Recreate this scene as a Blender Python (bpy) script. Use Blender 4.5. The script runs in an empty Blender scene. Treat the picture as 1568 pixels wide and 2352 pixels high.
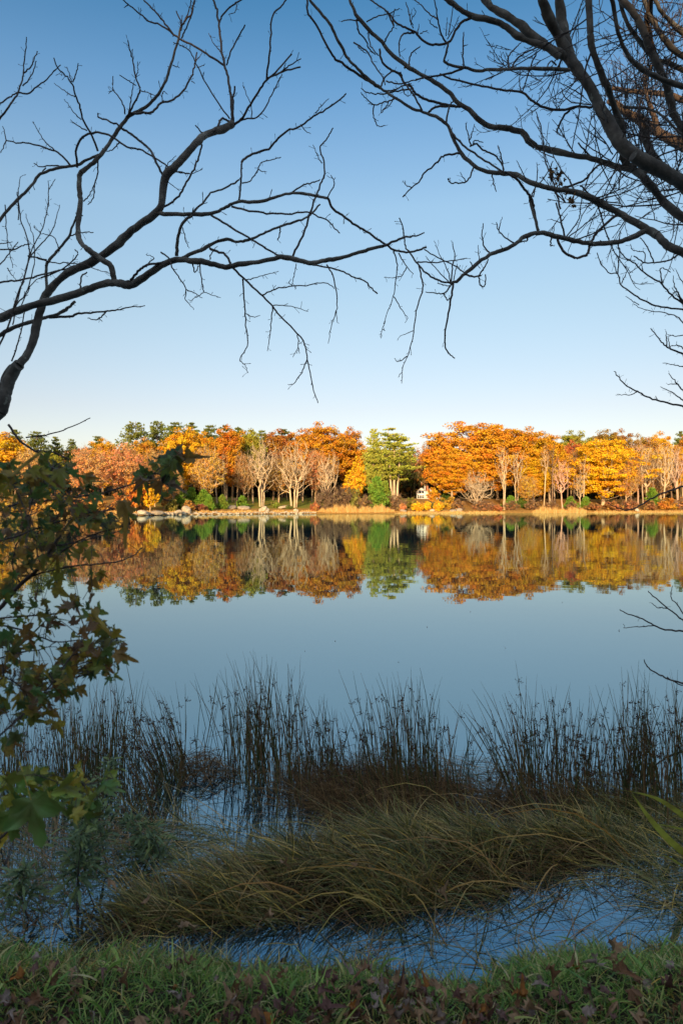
import bpy, math, re
import numpy as np
from mathutils import Vector
R = math.radians
scene = bpy.context.scene
COL = scene.collection
# ---------------------------------------------------------------- camera
HC = 1.65            # eye height above the water
FPX = 1568.0         # focal length in the 1568 x 2352 tracing grid
CX, HY = 784.0, 1165.0
cam_d = bpy.data.cameras.new("camera")
cam = bpy.data.objects.new("camera", cam_d); COL.objects.link(cam)
cam.location = (0, 0, HC); cam.rotation_euler = (R(90), 0, 0)
cam_d.sensor_fit = 'VERTICAL'; cam_d.sensor_height = 36; cam_d.lens = 24
cam_d.shift_y = -11/2352
cam_d.clip_start = 0.05; cam_d.clip_end = 6000
cam_d.dof.use_dof = True; cam_d.dof.focus_distance = 14; cam_d.dof.aperture_fstop = 7
scene.camera = cam
# ---------------------------------------------------------------- sky and sun
SUN_EL, SUN_AZ = 13.0, 10.0      # behind the camera, light travels away and a little to the right
world = bpy.data.worlds.new("World"); scene.world = world; world.use_nodes = True
wn = world.node_tree; wn.nodes.clear()
wo = wn.nodes.new('ShaderNodeOutputWorld'); bg = wn.nodes.new('ShaderNodeBackground')
sky = wn.nodes.new('ShaderNodeTexSky'); sky.sky_type = 'NISHITA'; sky.sun_disc = False
sky.sun_elevation = R(SUN_EL); sky.sun_rotation = R(180+SUN_AZ)
sky.altitude = 0; sky.air_density = 1.0; sky.dust_density = 0.5; sky.ozone_density = 2.0
# the air low down is paler and the blue higher up deeper than the plain model gives: tint by elevation
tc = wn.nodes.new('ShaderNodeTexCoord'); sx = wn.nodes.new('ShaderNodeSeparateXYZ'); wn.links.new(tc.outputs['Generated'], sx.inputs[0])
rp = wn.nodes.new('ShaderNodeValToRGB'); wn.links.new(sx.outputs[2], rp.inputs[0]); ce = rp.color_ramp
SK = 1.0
for p_, c_ in ((0., (.53, .43, .42)), (.14, (.622, .467, .425)), (.28, (.692, .587, .496)), (.4, (.72, .68, .595)), (.46, (.6, .64, .61)), (.52, (.45, .58, .605)), (.6, (.24, .46, .53)), (.72, (3.7, 2.65, 1.75))):  # last stop: overhead sky out of view, boosted to brighten the shaded foreground
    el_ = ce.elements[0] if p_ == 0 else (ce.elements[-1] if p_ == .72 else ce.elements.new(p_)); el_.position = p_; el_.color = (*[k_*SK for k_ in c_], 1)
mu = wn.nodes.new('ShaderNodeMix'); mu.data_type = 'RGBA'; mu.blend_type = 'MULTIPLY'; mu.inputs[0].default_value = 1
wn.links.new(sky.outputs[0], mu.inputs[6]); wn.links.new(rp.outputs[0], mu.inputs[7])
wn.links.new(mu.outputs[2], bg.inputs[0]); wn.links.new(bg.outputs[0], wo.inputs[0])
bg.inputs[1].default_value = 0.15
sl = bpy.data.lights.new("sun", 'SUN'); sl.energy = 3.8; sl.angle = R(0.5); sl.color = (1.0, 0.73, 0.40)
sun = bpy.data.objects.new("sun", sl); COL.objects.link(sun)
sd = Vector((math.sin(R(SUN_AZ)), math.cos(R(SUN_AZ)), -math.tan(R(SUN_EL))))
sun.rotation_euler = sd.to_track_quat('-Z', 'Y').to_euler(); sun.location = (-20, -60, 40)
vs = scene.view_settings
vs.view_transform = 'Standard'; vs.look = 'None'; vs.exposure = 1.2; vs.gamma = 1.0; vs.use_curve_mapping = False
scene.cycles.max_bounces = 6; scene.cycles.diffuse_bounces = 3; scene.cycles.glossy_bounces = 3
scene.cycles.transmission_bounces = 3; scene.cycles.transparent_max_bounces = 4
scene.cycles.use_denoising = True

# ---------------------------------------------------------------- helpers
def at(x, y, Y):
    "point seen at tracing-grid position x, y at the distance Y"
    return np.array(((x-CX)/FPX*Y, Y, HC-(y-HY)/FPX*Y))
def unit(v):
    return v/np.maximum(np.linalg.norm(v, axis=-1, keepdims=True), 1e-9)
def smooth(e0, e1, x):
    t = np.clip((x-e0)/(e1-e0), 0, 1); return t*t*(3-2*t)

class MB:
    "collects vertices and faces; link() makes ONE mesh object of them"
    def __init__(s): s.v, s.q, s.t, s.n = [], [], [], 0
    def add(s, v, q=None, t=None):
        v = np.asarray(v, float).reshape(-1, 3)
        if q is not None and len(q): s.q.append(np.asarray(q, int).reshape(-1, 4)+s.n)
        if t is not None and len(t): s.t.append(np.asarray(t, int).reshape(-1, 3)+s.n)
        s.v.append(v); s.n += len(v)
    def tubes(s, P, Rr, sides=3, cap=False):
        "P [S,N,3] centre lines, Rr [S,N] radii"
        P = np.asarray(P, float)
        if P.ndim == 2: P = P[None]
        Rr = np.asarray(Rr, float)
        if Rr.ndim == 1: Rr = np.broadcast_to(Rr, P.shape[:2])
        S, N, _ = P.shape
        T = unit(np.gradient(P, axis=1))
        ref = np.where(np.abs(T[:, :1, 2:3]) > .8, np.array([[[1., 0, 0]]]), np.array([[[0, 0, 1.]]]))
        ref = np.broadcast_to(ref, T.shape)
        A = unit(np.cross(T, ref)); B = np.cross(T, A)
        a = np.linspace(0, 2*np.pi, sides, endpoint=False)
        V = P[:, :, None]+Rr[:, :, None, None]*(A[:, :, None]*np.cos(a)[None, None, :, None]+B[:, :, None]*np.sin(a)[None, None, :, None])
        k = np.arange(sides); k2 = (k+1) % sides
        base = (np.arange(S)*N*sides)[:, None, None]+(np.arange(N-1)*sides)[None, :, None]
        q = np.stack([base+k, base+k2, base+sides+k2, base+sides+k], -1).reshape(-1, 4)
        s.add(V, q)
        if cap:
            for e in (0, N-1):
                c = V[:, e]; m = c.mean(1, keepdims=True)
                vv = np.concatenate([c, m], 1)
                tt = np.concatenate([np.stack([k, k2, np.full(sides, sides)], -1)+i*(sides+1) for i in range(S)])
                s.add(vv, None, tt)
    def ribbons(s, P, W, side):
        "P [S,N,3], W [S,N] half widths, side [S,3] or [S,N,3]"
        S, N, _ = P.shape
        side = side if side.ndim == 3 else side[:, None]
        V = np.stack([P-side*W[..., None], P+side*W[..., None]], 2)
        base = (np.arange(S)*N*2)[:, None]+(np.arange(N-1)*2)[None]
        q = np.stack([base, base+1, base+3, base+2], -1).reshape(-1, 4)
        s.add(V, q)
    def quads(s, C, U, Vv):
        "leaf faces: centres, half axes"
        n = len(C)
        V = np.stack([C-U*.6-Vv, C+U*.7-Vv*.8, C+U*.6+Vv, C-U*.7+Vv*.9], 1)
        s.add(V, np.arange(n*4).reshape(n, 4))
    def mesh(s, name, smooth_shade=False):
        me = bpy.data.meshes.new(name)
        v = np.concatenate(s.v) if s.v else np.zeros((0, 3))
        q = np.concatenate(s.q) if s.q else np.zeros((0, 4), int)
        t = np.concatenate(s.t) if s.t else np.zeros((0, 3), int)
        me.vertices.add(len(v)); me.vertices.foreach_set('co', v.ravel())
        me.loops.add(q.size+t.size)
        me.loops.foreach_set('vertex_index', np.concatenate([q.ravel(), t.ravel()]).astype(np.int32))
        me.polygons.add(len(q)+len(t))
        me.polygons.foreach_set('loop_start', np.concatenate([np.arange(len(q))*4, q.size+np.arange(len(t))*3]).astype(np.int32))
        if smooth_shade: me.polygons.foreach_set('use_smooth', np.ones(len(q)+len(t), bool))
        me.update(calc_edges=True); me.validate()
        return me
    def link(s, name, mat, parent=None, smooth_shade=False):
        me = s.mesh(name, smooth_shade); me.materials.append(mat)
        return put(name, me, parent)
def put(name, me, parent=None, color=None):
    o = bpy.data.objects.new(name, me); COL.objects.link(o); o.parent = parent
    if color is not None: o.color = (*color, 1)
    return o
def tag(o, label, cat, group=None, kind=None):
    if label: o['label'] = label
    if cat: o['category'] = cat
    if group: o['group'] = group
    if kind: o['kind'] = kind
    return o
def thing(name, loc, label, cat, group=None):
    o = bpy.data.objects.new(name, None); COL.objects.link(o); o.location = loc
    o.empty_display_size = .2
    return tag(o, label, cat, group)

# ---------------------------------------------------------------- materials
class NT:
    def __init__(s, name):
        s.m = bpy.data.materials.new(name); s.m.use_nodes = True
        s.t = s.m.node_tree; s.t.nodes.clear()
        s.out = s.t.nodes.new('ShaderNodeOutputMaterial')
    def n(s, ty, ins=None, **kw):
        x = s.t.nodes.new('ShaderNode'+ty)
        for k, v in kw.items(): setattr(x, k, v)
        for k, v in (ins or {}).items():
            if isinstance(v, bpy.types.NodeSocket): s.t.links.new(v, x.inputs[k])
            else: x.inputs[k].default_value = v
        return x
    def ramp(s, fac, stops, interp='LINEAR'):
        r = s.n('ValToRGB', {'Fac': fac}); e = r.color_ramp; e.interpolation = interp
        while len(e.elements) < len(stops): e.elements.new(.5)
        for el, (p, c) in zip(e.elements, stops): el.position = p; el.color = (*c, 1)
        return r.outputs[0]
    def mix(s, f, a, b, mode='MIX'):
        x = s.n('Mix', data_type='RGBA', blend_type=mode)
        for k, v in ((0, f), (6, a), (7, b)):
            if isinstance(v, bpy.types.NodeSocket): s.t.links.new(v, x.inputs[k])
            elif k == 0: x.inputs[k].default_value = v
            else: x.inputs[k].default_value = (*v, 1)
        return x.outputs[2]
    def noise(s, scale, detail=3, rough=.55, vec=None, **kw):
        x = s.n('TexNoise', {'Scale': scale, 'Detail': detail, 'Roughness': rough})
        if vec is not None: s.t.links.new(vec, x.inputs['Vector'])
        return x.outputs[0]
    def coord(s, which='Object'): return s.n('TexCoord').outputs[which]
    def island(s): return s.n('NewGeometry').outputs['Random Per Island']
    def surf(s, sh): s.t.links.new(sh, s.out.inputs[0]); return s.m
    def pbr(s, col, rough=.7, bump=None, bstr=.3, bdist=.01, spec=.3, trans=0.0, tcol=None):
        p = s.n('BsdfPrincipled', {'Base Color': col if isinstance(col, bpy.types.NodeSocket) else (*col, 1), 'Roughness': rough, 'Specular IOR Level': spec})
        if bump is not None:
            b = s.n('Bump', {'Height': bump, 'Strength': bstr, 'Distance': bdist}); s.t.links.new(b.outputs[0], p.inputs['Normal'])
        if trans:
            tr = s.n('BsdfTranslucent', {'Color': col if isinstance(col, bpy.types.NodeSocket) else (*col, 1)})
            mx = s.n('MixShader', {0: trans, 1: p.outputs[0], 2: tr.outputs[0]})
            return s.surf(mx.outputs[0])
        return s.surf(p.outputs[0])

def leaf_mat(name, dv=.32, hue=.028, trans=.22, clump=.35):
    "far foliage: the object's own colour, varied from leaf to leaf and from bough to bough"
    n = NT(name); oc = n.n('ObjectInfo').outputs['Color']; isl = n.island()
    nz = n.noise(clump, 2, vec=n.coord())
    h = n.n('MapRange', {0: nz, 1: .3, 2: .7, 3: .508-hue, 4: .512+hue}).outputs[0]
    v = n.n('MapRange', {0: isl, 1: 0., 2: 1., 3: 1-dv, 4: 1+dv}).outputs[0]
    c = n.n('HueSaturation', {'Hue': h, 'Value': v, 'Color': oc}).outputs[0]
    return n.pbr(c, .65, spec=.15, trans=trans)
def bark_far(name):
    n = NT(name); oc = n.n('ObjectInfo').outputs['Color']
    nz = n.noise(1.6, 4, vec=n.coord())
    c = n.mix(nz, oc, (.55, .5, .45), 'MULTIPLY')
    c2 = n.mix(n.n('MapRange', {0: n.noise(.5, 3, vec=n.coord()), 1: .4, 2: .6}).outputs[0], c, oc)
    return n.pbr(c2, .9, spec=.1)
M = {}
M['leaf'] = leaf_mat('autumn_leaf')
M['needle'] = leaf_mat('pine_needle', .4, .03, .12, .5)
M['barkfar'] = bark_far('far_bark')
def mk_bark():
    n = NT('grey_bark'); co = n.coord()
    a = n.noise(9, 5, .6, co); b = n.noise(46, 4, .6, co)
    c = n.ramp(a, [(.3, (.035, .03, .027)), (.55, (.1, .085, .075)), (.75, (.2, .18, .16))])
    c = n.mix(n.n('MapRange', {0: n.noise(30, 2, .5, co), 1: .66, 2: .72, 3: 0., 4: .55}).outputs[0], c, (.25, .26, .22))
    return n.pbr(c, .85, b, .6, .006, .2)
M['bark'] = mk_bark()
def mk_bark_red():
    n = NT('brown_bark'); co = n.coord()
    a = n.noise(8, 5, .6, co); b = n.noise(60, 4, .6, co)
    c = n.ramp(a, [(.3, (.03, .02, .016)), (.55, (.085, .055, .04)), (.75, (.16, .12, .09))])
    return n.pbr(c, .85, b, .6, .005, .2)
M['barkred'] = mk_bark_red()
def mk_twig():
    n = NT('twig_bark'); c = n.ramp(n.noise(14, 3, .5, n.coord()), [(.3, (.022, .015, .015)), (.7, (.075, .052, .045))])
    return n.pbr(c, .7, spec=.3)
M['twig'] = mk_twig()
def isl_mat(name, stops, rough=.6, trans=.2, spec=.3, nscale=None):
    n = NT(name); c = n.ramp(n.island(), stops)
    if nscale:
        nz = n.noise(nscale, 3, .6, n.coord())
        c = n.mix(n.n('MapRange', {0: nz, 1: .35, 2: .7, 3: 0., 4: .8}).outputs[0], c, (.1, .05, .012))
    return n.pbr(c, rough, spec=spec, trans=trans)
M['mapleaf'] = isl_mat('maple_leaf', [(0, (.05, .11, .045)), (.24, (.1, .19, .05)), (.48, (.21, .23, .04)), (.68, (.38, .28, .04)), (.82, (.27, .13, .035)), (.92, (.14, .07, .04)), (1, (.3, .22, .13))], .5, .5, .4, 26)
M['bigleaf'] = isl_mat('green_maple_leaf', [(0, (.08, .19, .06)), (.5, (.15, .27, .05)), (.78, (.36, .33, .04)), (1, (.5, .34, .03))], .5, .3, .4, 14)
M['rush'] = isl_mat('rush_stem', [(0, (.035, .045, .015)), (.35, (.07, .08, .022)), (.55, (.15, .1, .035)), (.85, (.2, .09, .04)), (1, (.28, .18, .09))], .55, .1, .3)
M['seed'] = isl_mat('rush_seed', [(0, (.03, .014, .01)), (1, (.09, .04, .025))], .8, 0, .1)
M['sedge'] = isl_mat('sedge_blade', [(0, (.022, .024, .009)), (.2, (.07, .075, .016)), (.4, (.15, .14, .028)), (.5, (.08, .095, .04)), (.64, (.27, .2, .035)), (.78, (.18, .095, .035)), (.9, (.42, .29, .12)), (1, (.54, .33, .05))], .5, .12, .35)
M['grass'] = isl_mat('bank_grass', [(0, (.06, .13, .028)), (.42, (.13, .23, .042)), (.7, (.23, .32, .06)), (.86, (.34, .3, .1)), (1, (.45, .36, .19))], .5, .3, .3)
M['weed'] = isl_mat('weed_leaf', [(0, (.06, .09, .045)), (.6, (.1, .14, .06)), (1, (.15, .17, .05))], .6, .2, .3)
# ================================================================ THE SETTING
def shoreY(x):       # far waterline, by bearing in the tracing grid
    return np.interp(x, [-900, 0, 330, 450, 700, 1000, 1300, 1568, 2500], [105, 128, 134, 150, 172, 186, 200, 214, 235])
edge_px = [(-900, 2120), (-200, 2170), (0, 2176), (200, 2186), (420, 2196), (620, 2208), (820, 2214), (930, 2232), (1030, 2250), (1130, 2236), (1230, 2206), (1350, 2188), (1450, 2172), (1568, 2160), (2400, 2080)]
_ep = np.array([at(x, y, (HC-.03)*FPX/(y-HY)) for x, y in edge_px])
def bank_edge(X): return np.interp(X, _ep[:, 0], _ep[:, 1])+.022*np.sin(X*9+1)+.016*np.sin(X*23)+.01*np.sin(X*47+2)
def wob(X, Y, s, seed=0):
    r = np.random.default_rng(seed); z = 0
    for k in range(4):
        a, b, p = r.normal(size=3); z = z+np.sin((a*X+b*Y)*s*(1.4**k)+p*3)/(1.3**k)
    return z*.3
def ground_z(X, Y):
    X = np.asarray(X, float); Y = np.asarray(Y, float)
    d = bank_edge(X)-Y
    near = np.clip(d*.5, -.35, .15)+.012*wob(X, Y, 9, 1)*(d > .05)+np.clip(d-.5, 0, 3)*.01
    near = near+smooth(9, 40, -Y)*5.5
    deep = -1.5*smooth(1.0, 4.0, -d)
    z = near+deep
    xd = CX+FPX*X/np.maximum(Y, 20)
    t = Y-shoreY(xd)
    up = np.clip((t+.2)*.4, -1.2, .45)+np.clip(t-1.2, 0, 40)*.1+np.clip(t-41, 0, 900)*.02+9*smooth(95, 150, t)+.12*wob(X, Y, .25, 3)*smooth(1, 6, t)
    return np.where((Y > 60), np.maximum(up, -1.5), z)
def grid(xs, ys, zf, name, mat):
    Xg, Yg = np.meshgrid(xs, ys)
    V = np.stack([Xg, Yg, zf(Xg, Yg)], -1).reshape(-1, 3)
    nx, ny = len(xs), len(ys); i = np.arange(ny-1)[:, None]*nx+np.arange(nx-1)[None]
    b = MB(); b.add(V, np.stack([i, i+1, i+nx+1, i+nx], -1).reshape(-1, 4))
    return b.link(name, mat, None, True)
def mk_ground():
    n = NT('ground'); co = n.coord(); pos = n.n('SeparateXYZ', {0: co})
    a = n.noise(.35, 5, .6, co); b = n.noise(3, 4, .6, co); f = n.noise(40, 4, .65, co)
    lawn = n.ramp(a, [(.35, (.11, .15, .02)), (.5, (.17, .17, .025)), (.68, (.27, .15, .03))])
    litter = n.ramp(b, [(.3, (.18, .09, .025)), (.5, (.34, .17, .04)), (.7, (.45, .24, .06))])
    # lawn where it grows: a stretch of the far shore left of the middle
    lx = n.n('MapRange', {0: pos.outputs[0], 1: -46., 2: -40.}).outputs[0]
    lx2 = n.n('MapRange', {0: pos.outputs[0], 1: -2., 2: -7.}).outputs[0]
    zz = n.n('MapRange', {0: pos.outputs[2], 1: 1.1, 2: 1.6}).outputs[0]
    m = n.n('Math', {0: lx, 1: lx2}, operation='MULTIPLY').outputs[0]
    far = n.mix(m, litter, n.mix(zz, litter, lawn))
    soil = n.ramp(f, [(.3, (.012, .01, .007)), (.6, (.035, .028, .016)), (.8, (.06, .05, .03))])
    nearf = n.n('MapRange', {0: pos.outputs[1], 1: 50., 2: 60.}).outputs[0]
    return n.pbr(n.mix(nearf, soil, far), .95, f, .5, .02, .1)
M['ground'] = mk_ground()
xs = np.unique(np.round(np.concatenate([np.arange(-4, 4.01, .1), np.arange(-180, 181, 3.), -np.geomspace(180, 3000, 14), np.geomspace(180, 3000, 14)]), 3))
ys = np.unique(np.round(np.concatenate([-np.geomspace(8, 400, 22), np.arange(-8, 0, 1.), np.arange(0, 4.4, .09), np.geomspace(4.5, 95, 12), np.arange(97, 290, 2.), np.geomspace(292, 3500, 18)]), 3))
g = grid(xs, ys, ground_z, 'ground', M['ground']); tag(g, None, None, kind='structure')

def mk_water():
    n = NT('lake_water'); co = n.coord()
    mp = n.n('Mapping', {0: co, 3: (1, 1, 1)}).outputs[0]
    dist = n.n('SeparateXYZ', {0: co}).outputs[1]
    a = n.noise(.7, 2, .5, mp); b = n.noise(3.2, 2, .5, mp)
    h = n.n('Math', {0: a, 1: n.n('Math', {0: b, 1: .22}, operation='MULTIPLY').outputs[0]}, operation='ADD').outputs[0]
    patch = n.n('MapRange', {0: n.noise(.035, 2, .5, co), 1: .42, 2: .62, 3: .35, 4: 1.0}).outputs[0]
    calm = n.n('MapRange', {0: dist, 1: 3., 2: 30., 3: .25, 4: 1.}).outputs[0]
    st = n.n('Math', {0: patch, 1: calm}, operation='MULTIPLY').outputs[0]
    st = n.n('Math', {0: st, 1: .055}, operation='MULTIPLY').outputs[0]
    bp = n.n('Bump', {'Height': h, 'Distance': .12, 'Strength': st})
    gl = n.n('BsdfGlossy', {'Color': (.75, .94, 1, 1), 'Roughness': .012, 'Normal': bp.outputs[0]})
    body = n.n('BsdfDiffuse', {'Color': (.006, .015, .024, 1)})
    fr = n.n('Fresnel', {'IOR': 4.6, 'Normal': bp.outputs[0]})
    return n.surf(n.n('MixShader', {0: fr.outputs[0], 1: body.outputs[0], 2: gl.outputs[0]}).outputs[0])
M['water'] = mk_water()
w = MB(); w.add([(-3000, .2, 0), (3000, .2, 0), (3000, 700, 0), (-3000, 700, 0)], [(0, 1, 2, 3)])
w = w.link('water', M['water']); tag(w, None, None, kind='structure')

# the wooded rise behind the viewer that keeps the near bank in shade
def mk_rise():
    n = NT('wood_edge'); c = n.ramp(n.island(), [(0, (.02, .03, .012)), (.6, (.05, .06, .02)), (1, (.12, .07, .02))])
    return n.pbr(c, .8, spec=.1)
M['rise'] = mk_rise()
rg = np.random.default_rng(5); b = MB()
n_ = 9000
X = rg.uniform(-75, 75, n_); top = 14.2+1.0*wob(X, X*0, .35, 8)
z = rg.uniform(0, 1, n_)**.8*(top-1.5)+1.5; Y = -31-rg.uniform(0, 5, n_)
C = np.stack([X, Y, z], -1); U = unit(rg.normal(size=(n_, 3))); V = unit(np.cross(U, rg.normal(size=(n_, 3))))
b.quads(C, U*.9, V*.9)
for k in range(90):
    x0 = rg.uniform(-74, 74); zt = 11+rg.normal()
    P = np.array([(x0+rg.normal()*.3*i/4, -33.5, 1+(zt-1)*i/4) for i in range(5)])
    b.tubes(P, np.linspace(.32, .08, 5), 6)
# dense core of the hedge-like wood edge
xs2 = np.arange(-76, 77, 2.)
zt = 12.7+1.0*wob(xs2, xs2*0, .35, 8)
V = np.concatenate([np.stack([xs2, xs2*0-32+.8*wob(xs2, xs2*0, 1, 2), xs2*0+.5], -1), np.stack([xs2, xs2*0-33, zt], -1), np.stack([xs2, xs2*0-36, xs2*0+.5], -1)])
i = np.arange(len(xs2)-1); m_ = len(xs2)
b.add(V, np.concatenate([np.stack([i, i+1, i+m_+1, i+m_], -1), np.stack([i+m_, i+m_+1, i+2*m_+1, i+2*m_], -1)]))
o = b.link('wood_edge', M['rise']); tag(o, 'dark wood edge on the rise behind the near bank', 'woodland', kind='stuff')
# ================================================================ THE FAR SHORE
def mst(root, pts, bf, chain=None):
    "greedy branching tree: every point joins the nearest node, long ways round cost extra"
    nodes = [np.array(root, float)] if chain is None else [np.array(c, float) for c in chain]
    par = list(range(-1, len(nodes)-1)); pl = [0.]
    for i in range(1, len(nodes)): pl.append(pl[-1]+np.linalg.norm(nodes[i]-nodes[i-1]))
    P = np.array(pts, float); n = len(P)
    cost = np.full(n, 1e9); best = np.zeros(n, int); done = np.zeros(n, bool)
    def relax(j):
        d = np.linalg.norm(P-nodes[j], axis=1); dz = np.maximum(nodes[j][2]-P[:, 2], 0)
        c = d+bf*pl[j]+1.2*dz
        u = (c < cost) & ~done; cost[u] = c[u]; best[u] = j
    for j in range(len(nodes)): relax(j)
    for _ in range(n):
        k = int(np.argmin(np.where(done, 1e9, cost))); done[k] = True
        nodes.append(P[k]); par.append(int(best[k])); pl.append(pl[best[k]]+np.linalg.norm(P[k]-nodes[best[k]])); relax(len(nodes)-1)
    nodes = np.array(nodes); par = np.array(par); cnt = np.ones(len(nodes))
    order = np.argsort(pl)[::-1]
    for j in order:
        if par[j] >= 0: cnt[par[j]] += cnt[j]
    return nodes, par, cnt
def skeleton(b, nodes, par, cnt, r0, rtip, sides=4, pw=.5, keep=None):
    r = rtip*cnt**pw; r = np.minimum(r, r0)
    k = np.where(par >= 0)[0]
    if keep is not None: k = k[keep(nodes[k], r[k])]
    A, B = nodes[par[k]], nodes[k]
    mid = (A+B)/2+np.random.default_rng(1).normal(size=A.shape)*.05*np.linalg.norm(B-A, axis=1)[:, None]
    ra = np.minimum(r[par[k]], r[k]*1.5)
    b.tubes(np.stack([A, mid, B], 1), np.stack([ra, (ra+r[k])/2, r[k]], 1), sides)
    return r
def ell_points(rg, n, c, r, mind=.9, shell=.45, zmin=None):
    out = []
    tries = 0
    while len(out) < n and tries < n*40:
        tries += 1
        v = rg.normal(size=3); v /= np.linalg.norm(v); p = c+v*(rg.random()**shell)*r
        if zmin is not None and p[2] < zmin: continue
        if out and np.min(np.sum((np.array(out)-p)**2, 1)) < mind*mind: continue
        out.append(p)
    return np.array(out)
def leaf_clumps(b, rg, C, per, rad, flat, size, crown_c):
    n = len(C)*per
    base = np.repeat(C, per, 0)
    s = np.repeat(rg.uniform(.7, 1.25, len(C)), per)[:, None]
    off = unit(rg.normal(size=(n, 3)))*(rg.random((n, 1))**.5)*np.array([rad, rad, rad*flat])*s
    pos = base+off
    nor = unit(rg.normal(size=(n, 3))*.8+unit(pos-crown_c)*.8+np.array([0, 0, .5]))
    U = unit(np.cross(nor, rg.normal(size=(n, 3)))); V = np.cross(nor, U)
    sz = rg.uniform(.6, 1.3, (n, 1))*size
    b.quads(pos, U*sz, V*sz*.75)
PROTO = {}
def trunk_chain(rg, h, n, lean=.02, wig=.05):
    P = [np.zeros(3)]
    d = rg.normal(size=2)*lean
    for i in range(1, n+1):
        P.append(np.array([d[0]*h*i/n+rg.normal()*wig*(i > 1), d[1]*h*i/n+rg.normal()*wig*(i > 1), h*i/n]))
    return P
def broadleaf(key, seed, H=24, W=16, base=.28, n=150, per=34, leaf=.4, rad=1.25, flat=.5, r0=.38, thin=0, fork=.3, two=False, squash=1.0, twigs=0):
    rg = np.random.default_rng(seed)
    c = np.array([0, 0, H*(base+1)/2]); r = np.array([W/2, W/2*.85, H*(1-base)/2])
    pts = ell_points(rg, n, c, r-.5, mind=W/11, shell=.42)
    # lumpy outline: push boughs out or in by direction
    k = 1+.15*np.sin(pts[:, 0]*.6+seed)+.14*np.sin(pts[:, 1]*.7+seed*2)+.14*np.sin(pts[:, 2]*.9+seed*3)
    pts[:, :2] = pts[:, :2]*k[:, None]; pts[:, 2] = c[2]+(pts[:, 2]-c[2])*(1+.05*np.sin(pts[:, 0]*.8+seed*5)+.05*np.sin(pts[:, 0]*1.9+pts[:, 1]))
    ch = trunk_chain(rg, H*fork, 5)
    nodes, par, cnt = mst(ch[0], pts, .45, ch)
    tb = MB(); skeleton(tb, nodes, par, cnt, r0, .03, 5, .5)
    P = np.array(ch); tb.tubes(np.concatenate([P[:1]-[0, 0, .6], P]), np.concatenate([[r0*1.5, r0*1.25], np.full(len(P)-1, r0)]), 7)
    lb = MB(); sel = pts if not thin else pts[rg.random(len(pts)) > thin]
    leaf_clumps(lb, rg, sel, per, rad, flat, leaf, c)
    if twigs: sprays(tb, rg, nodes[len(ch):], c, twigs, 1.3, .018)
    PROTO[key] = (tb.mesh(key+'_trunk', True), lb.mesh(key+'_crown'), H, W)
def sprays(b, rg, nodes, c, per, L, r):
    n = len(nodes)*per
    A = np.repeat(nodes, per, 0)
    d = unit(rg.normal(size=(n, 3))*.75+unit(A-c*np.array([1, 1, .55]))*.8+np.array([0, 0, .55]))
    l = rg.uniform(.5, 1.2, (n, 1))*L
    m = A+d*l*.5+rg.normal(size=(n, 3))*.06
    e = A+d*l+np.array([0, 0, .12])
    b.tubes(np.stack([A, m, e], 1), np.broadcast_to(np.array([r*1.3, r, r*.4]), (n, 3)), 3)
def bare(key, seed, H=20, W=12, base=.2, n=320, stems=1, r0=.3, twig=7, bf=.5, fork=.25, L=1.2, leaves=0, shell=.5):
    rg = np.random.default_rng(seed)
    c = np.array([0, 0, H*(base+1)/2]); r = np.array([W/2, W/2*.85, H*(1-base)/2])
    tb = MB(); allc = []
    for s in range(stems):
        off = np.array([(s-(stems-1)/2)*.7, rg.normal()*.3, 0])
        cs = c+np.array([(s-(stems-1)/2)*W/(stems+.6)*.7, 0, 0]); rs = r*np.array([1/(stems**.6), .8, 1 if s == 0 else .9])
        pts = ell_points(rg, n//stems, cs, rs, mind=W/20, shell=shell)
        ch = [p+off+np.array([(s-(stems-1)/2)*.05*H*(p[2]/H)*1.5, 0, 0]) for p in trunk_chain(rg, H*fork, 5, .03)]
        nodes, par, cnt = mst(ch[0], pts, bf, ch)
        rr = r0/(stems**.35)
        skeleton(tb, nodes, par, cnt, rr, .038, 4, .5)
        P = np.array(ch); tb.tubes(np.concatenate([P[:1]-[0, 0, .6], P]), np.concatenate([[rr*1.5, rr*1.3], np.full(len(P)-1, rr)]), 7)
        sprays(tb, rg, nodes[len(ch):], cs, twig, L, .017)
        allc.append(pts)
    lb = None
    if leaves:
        lb = MB(); A = np.concatenate(allc); A = A[rg.random(len(A)) < .75]
        leaf_clumps(lb, rg, A, leaves, 1.0, .6, .26, c); lb = lb.mesh(key+'_crown')
    PROTO[key] = (tb.mesh(key+'_trunk', True), lb, H, W)
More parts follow.
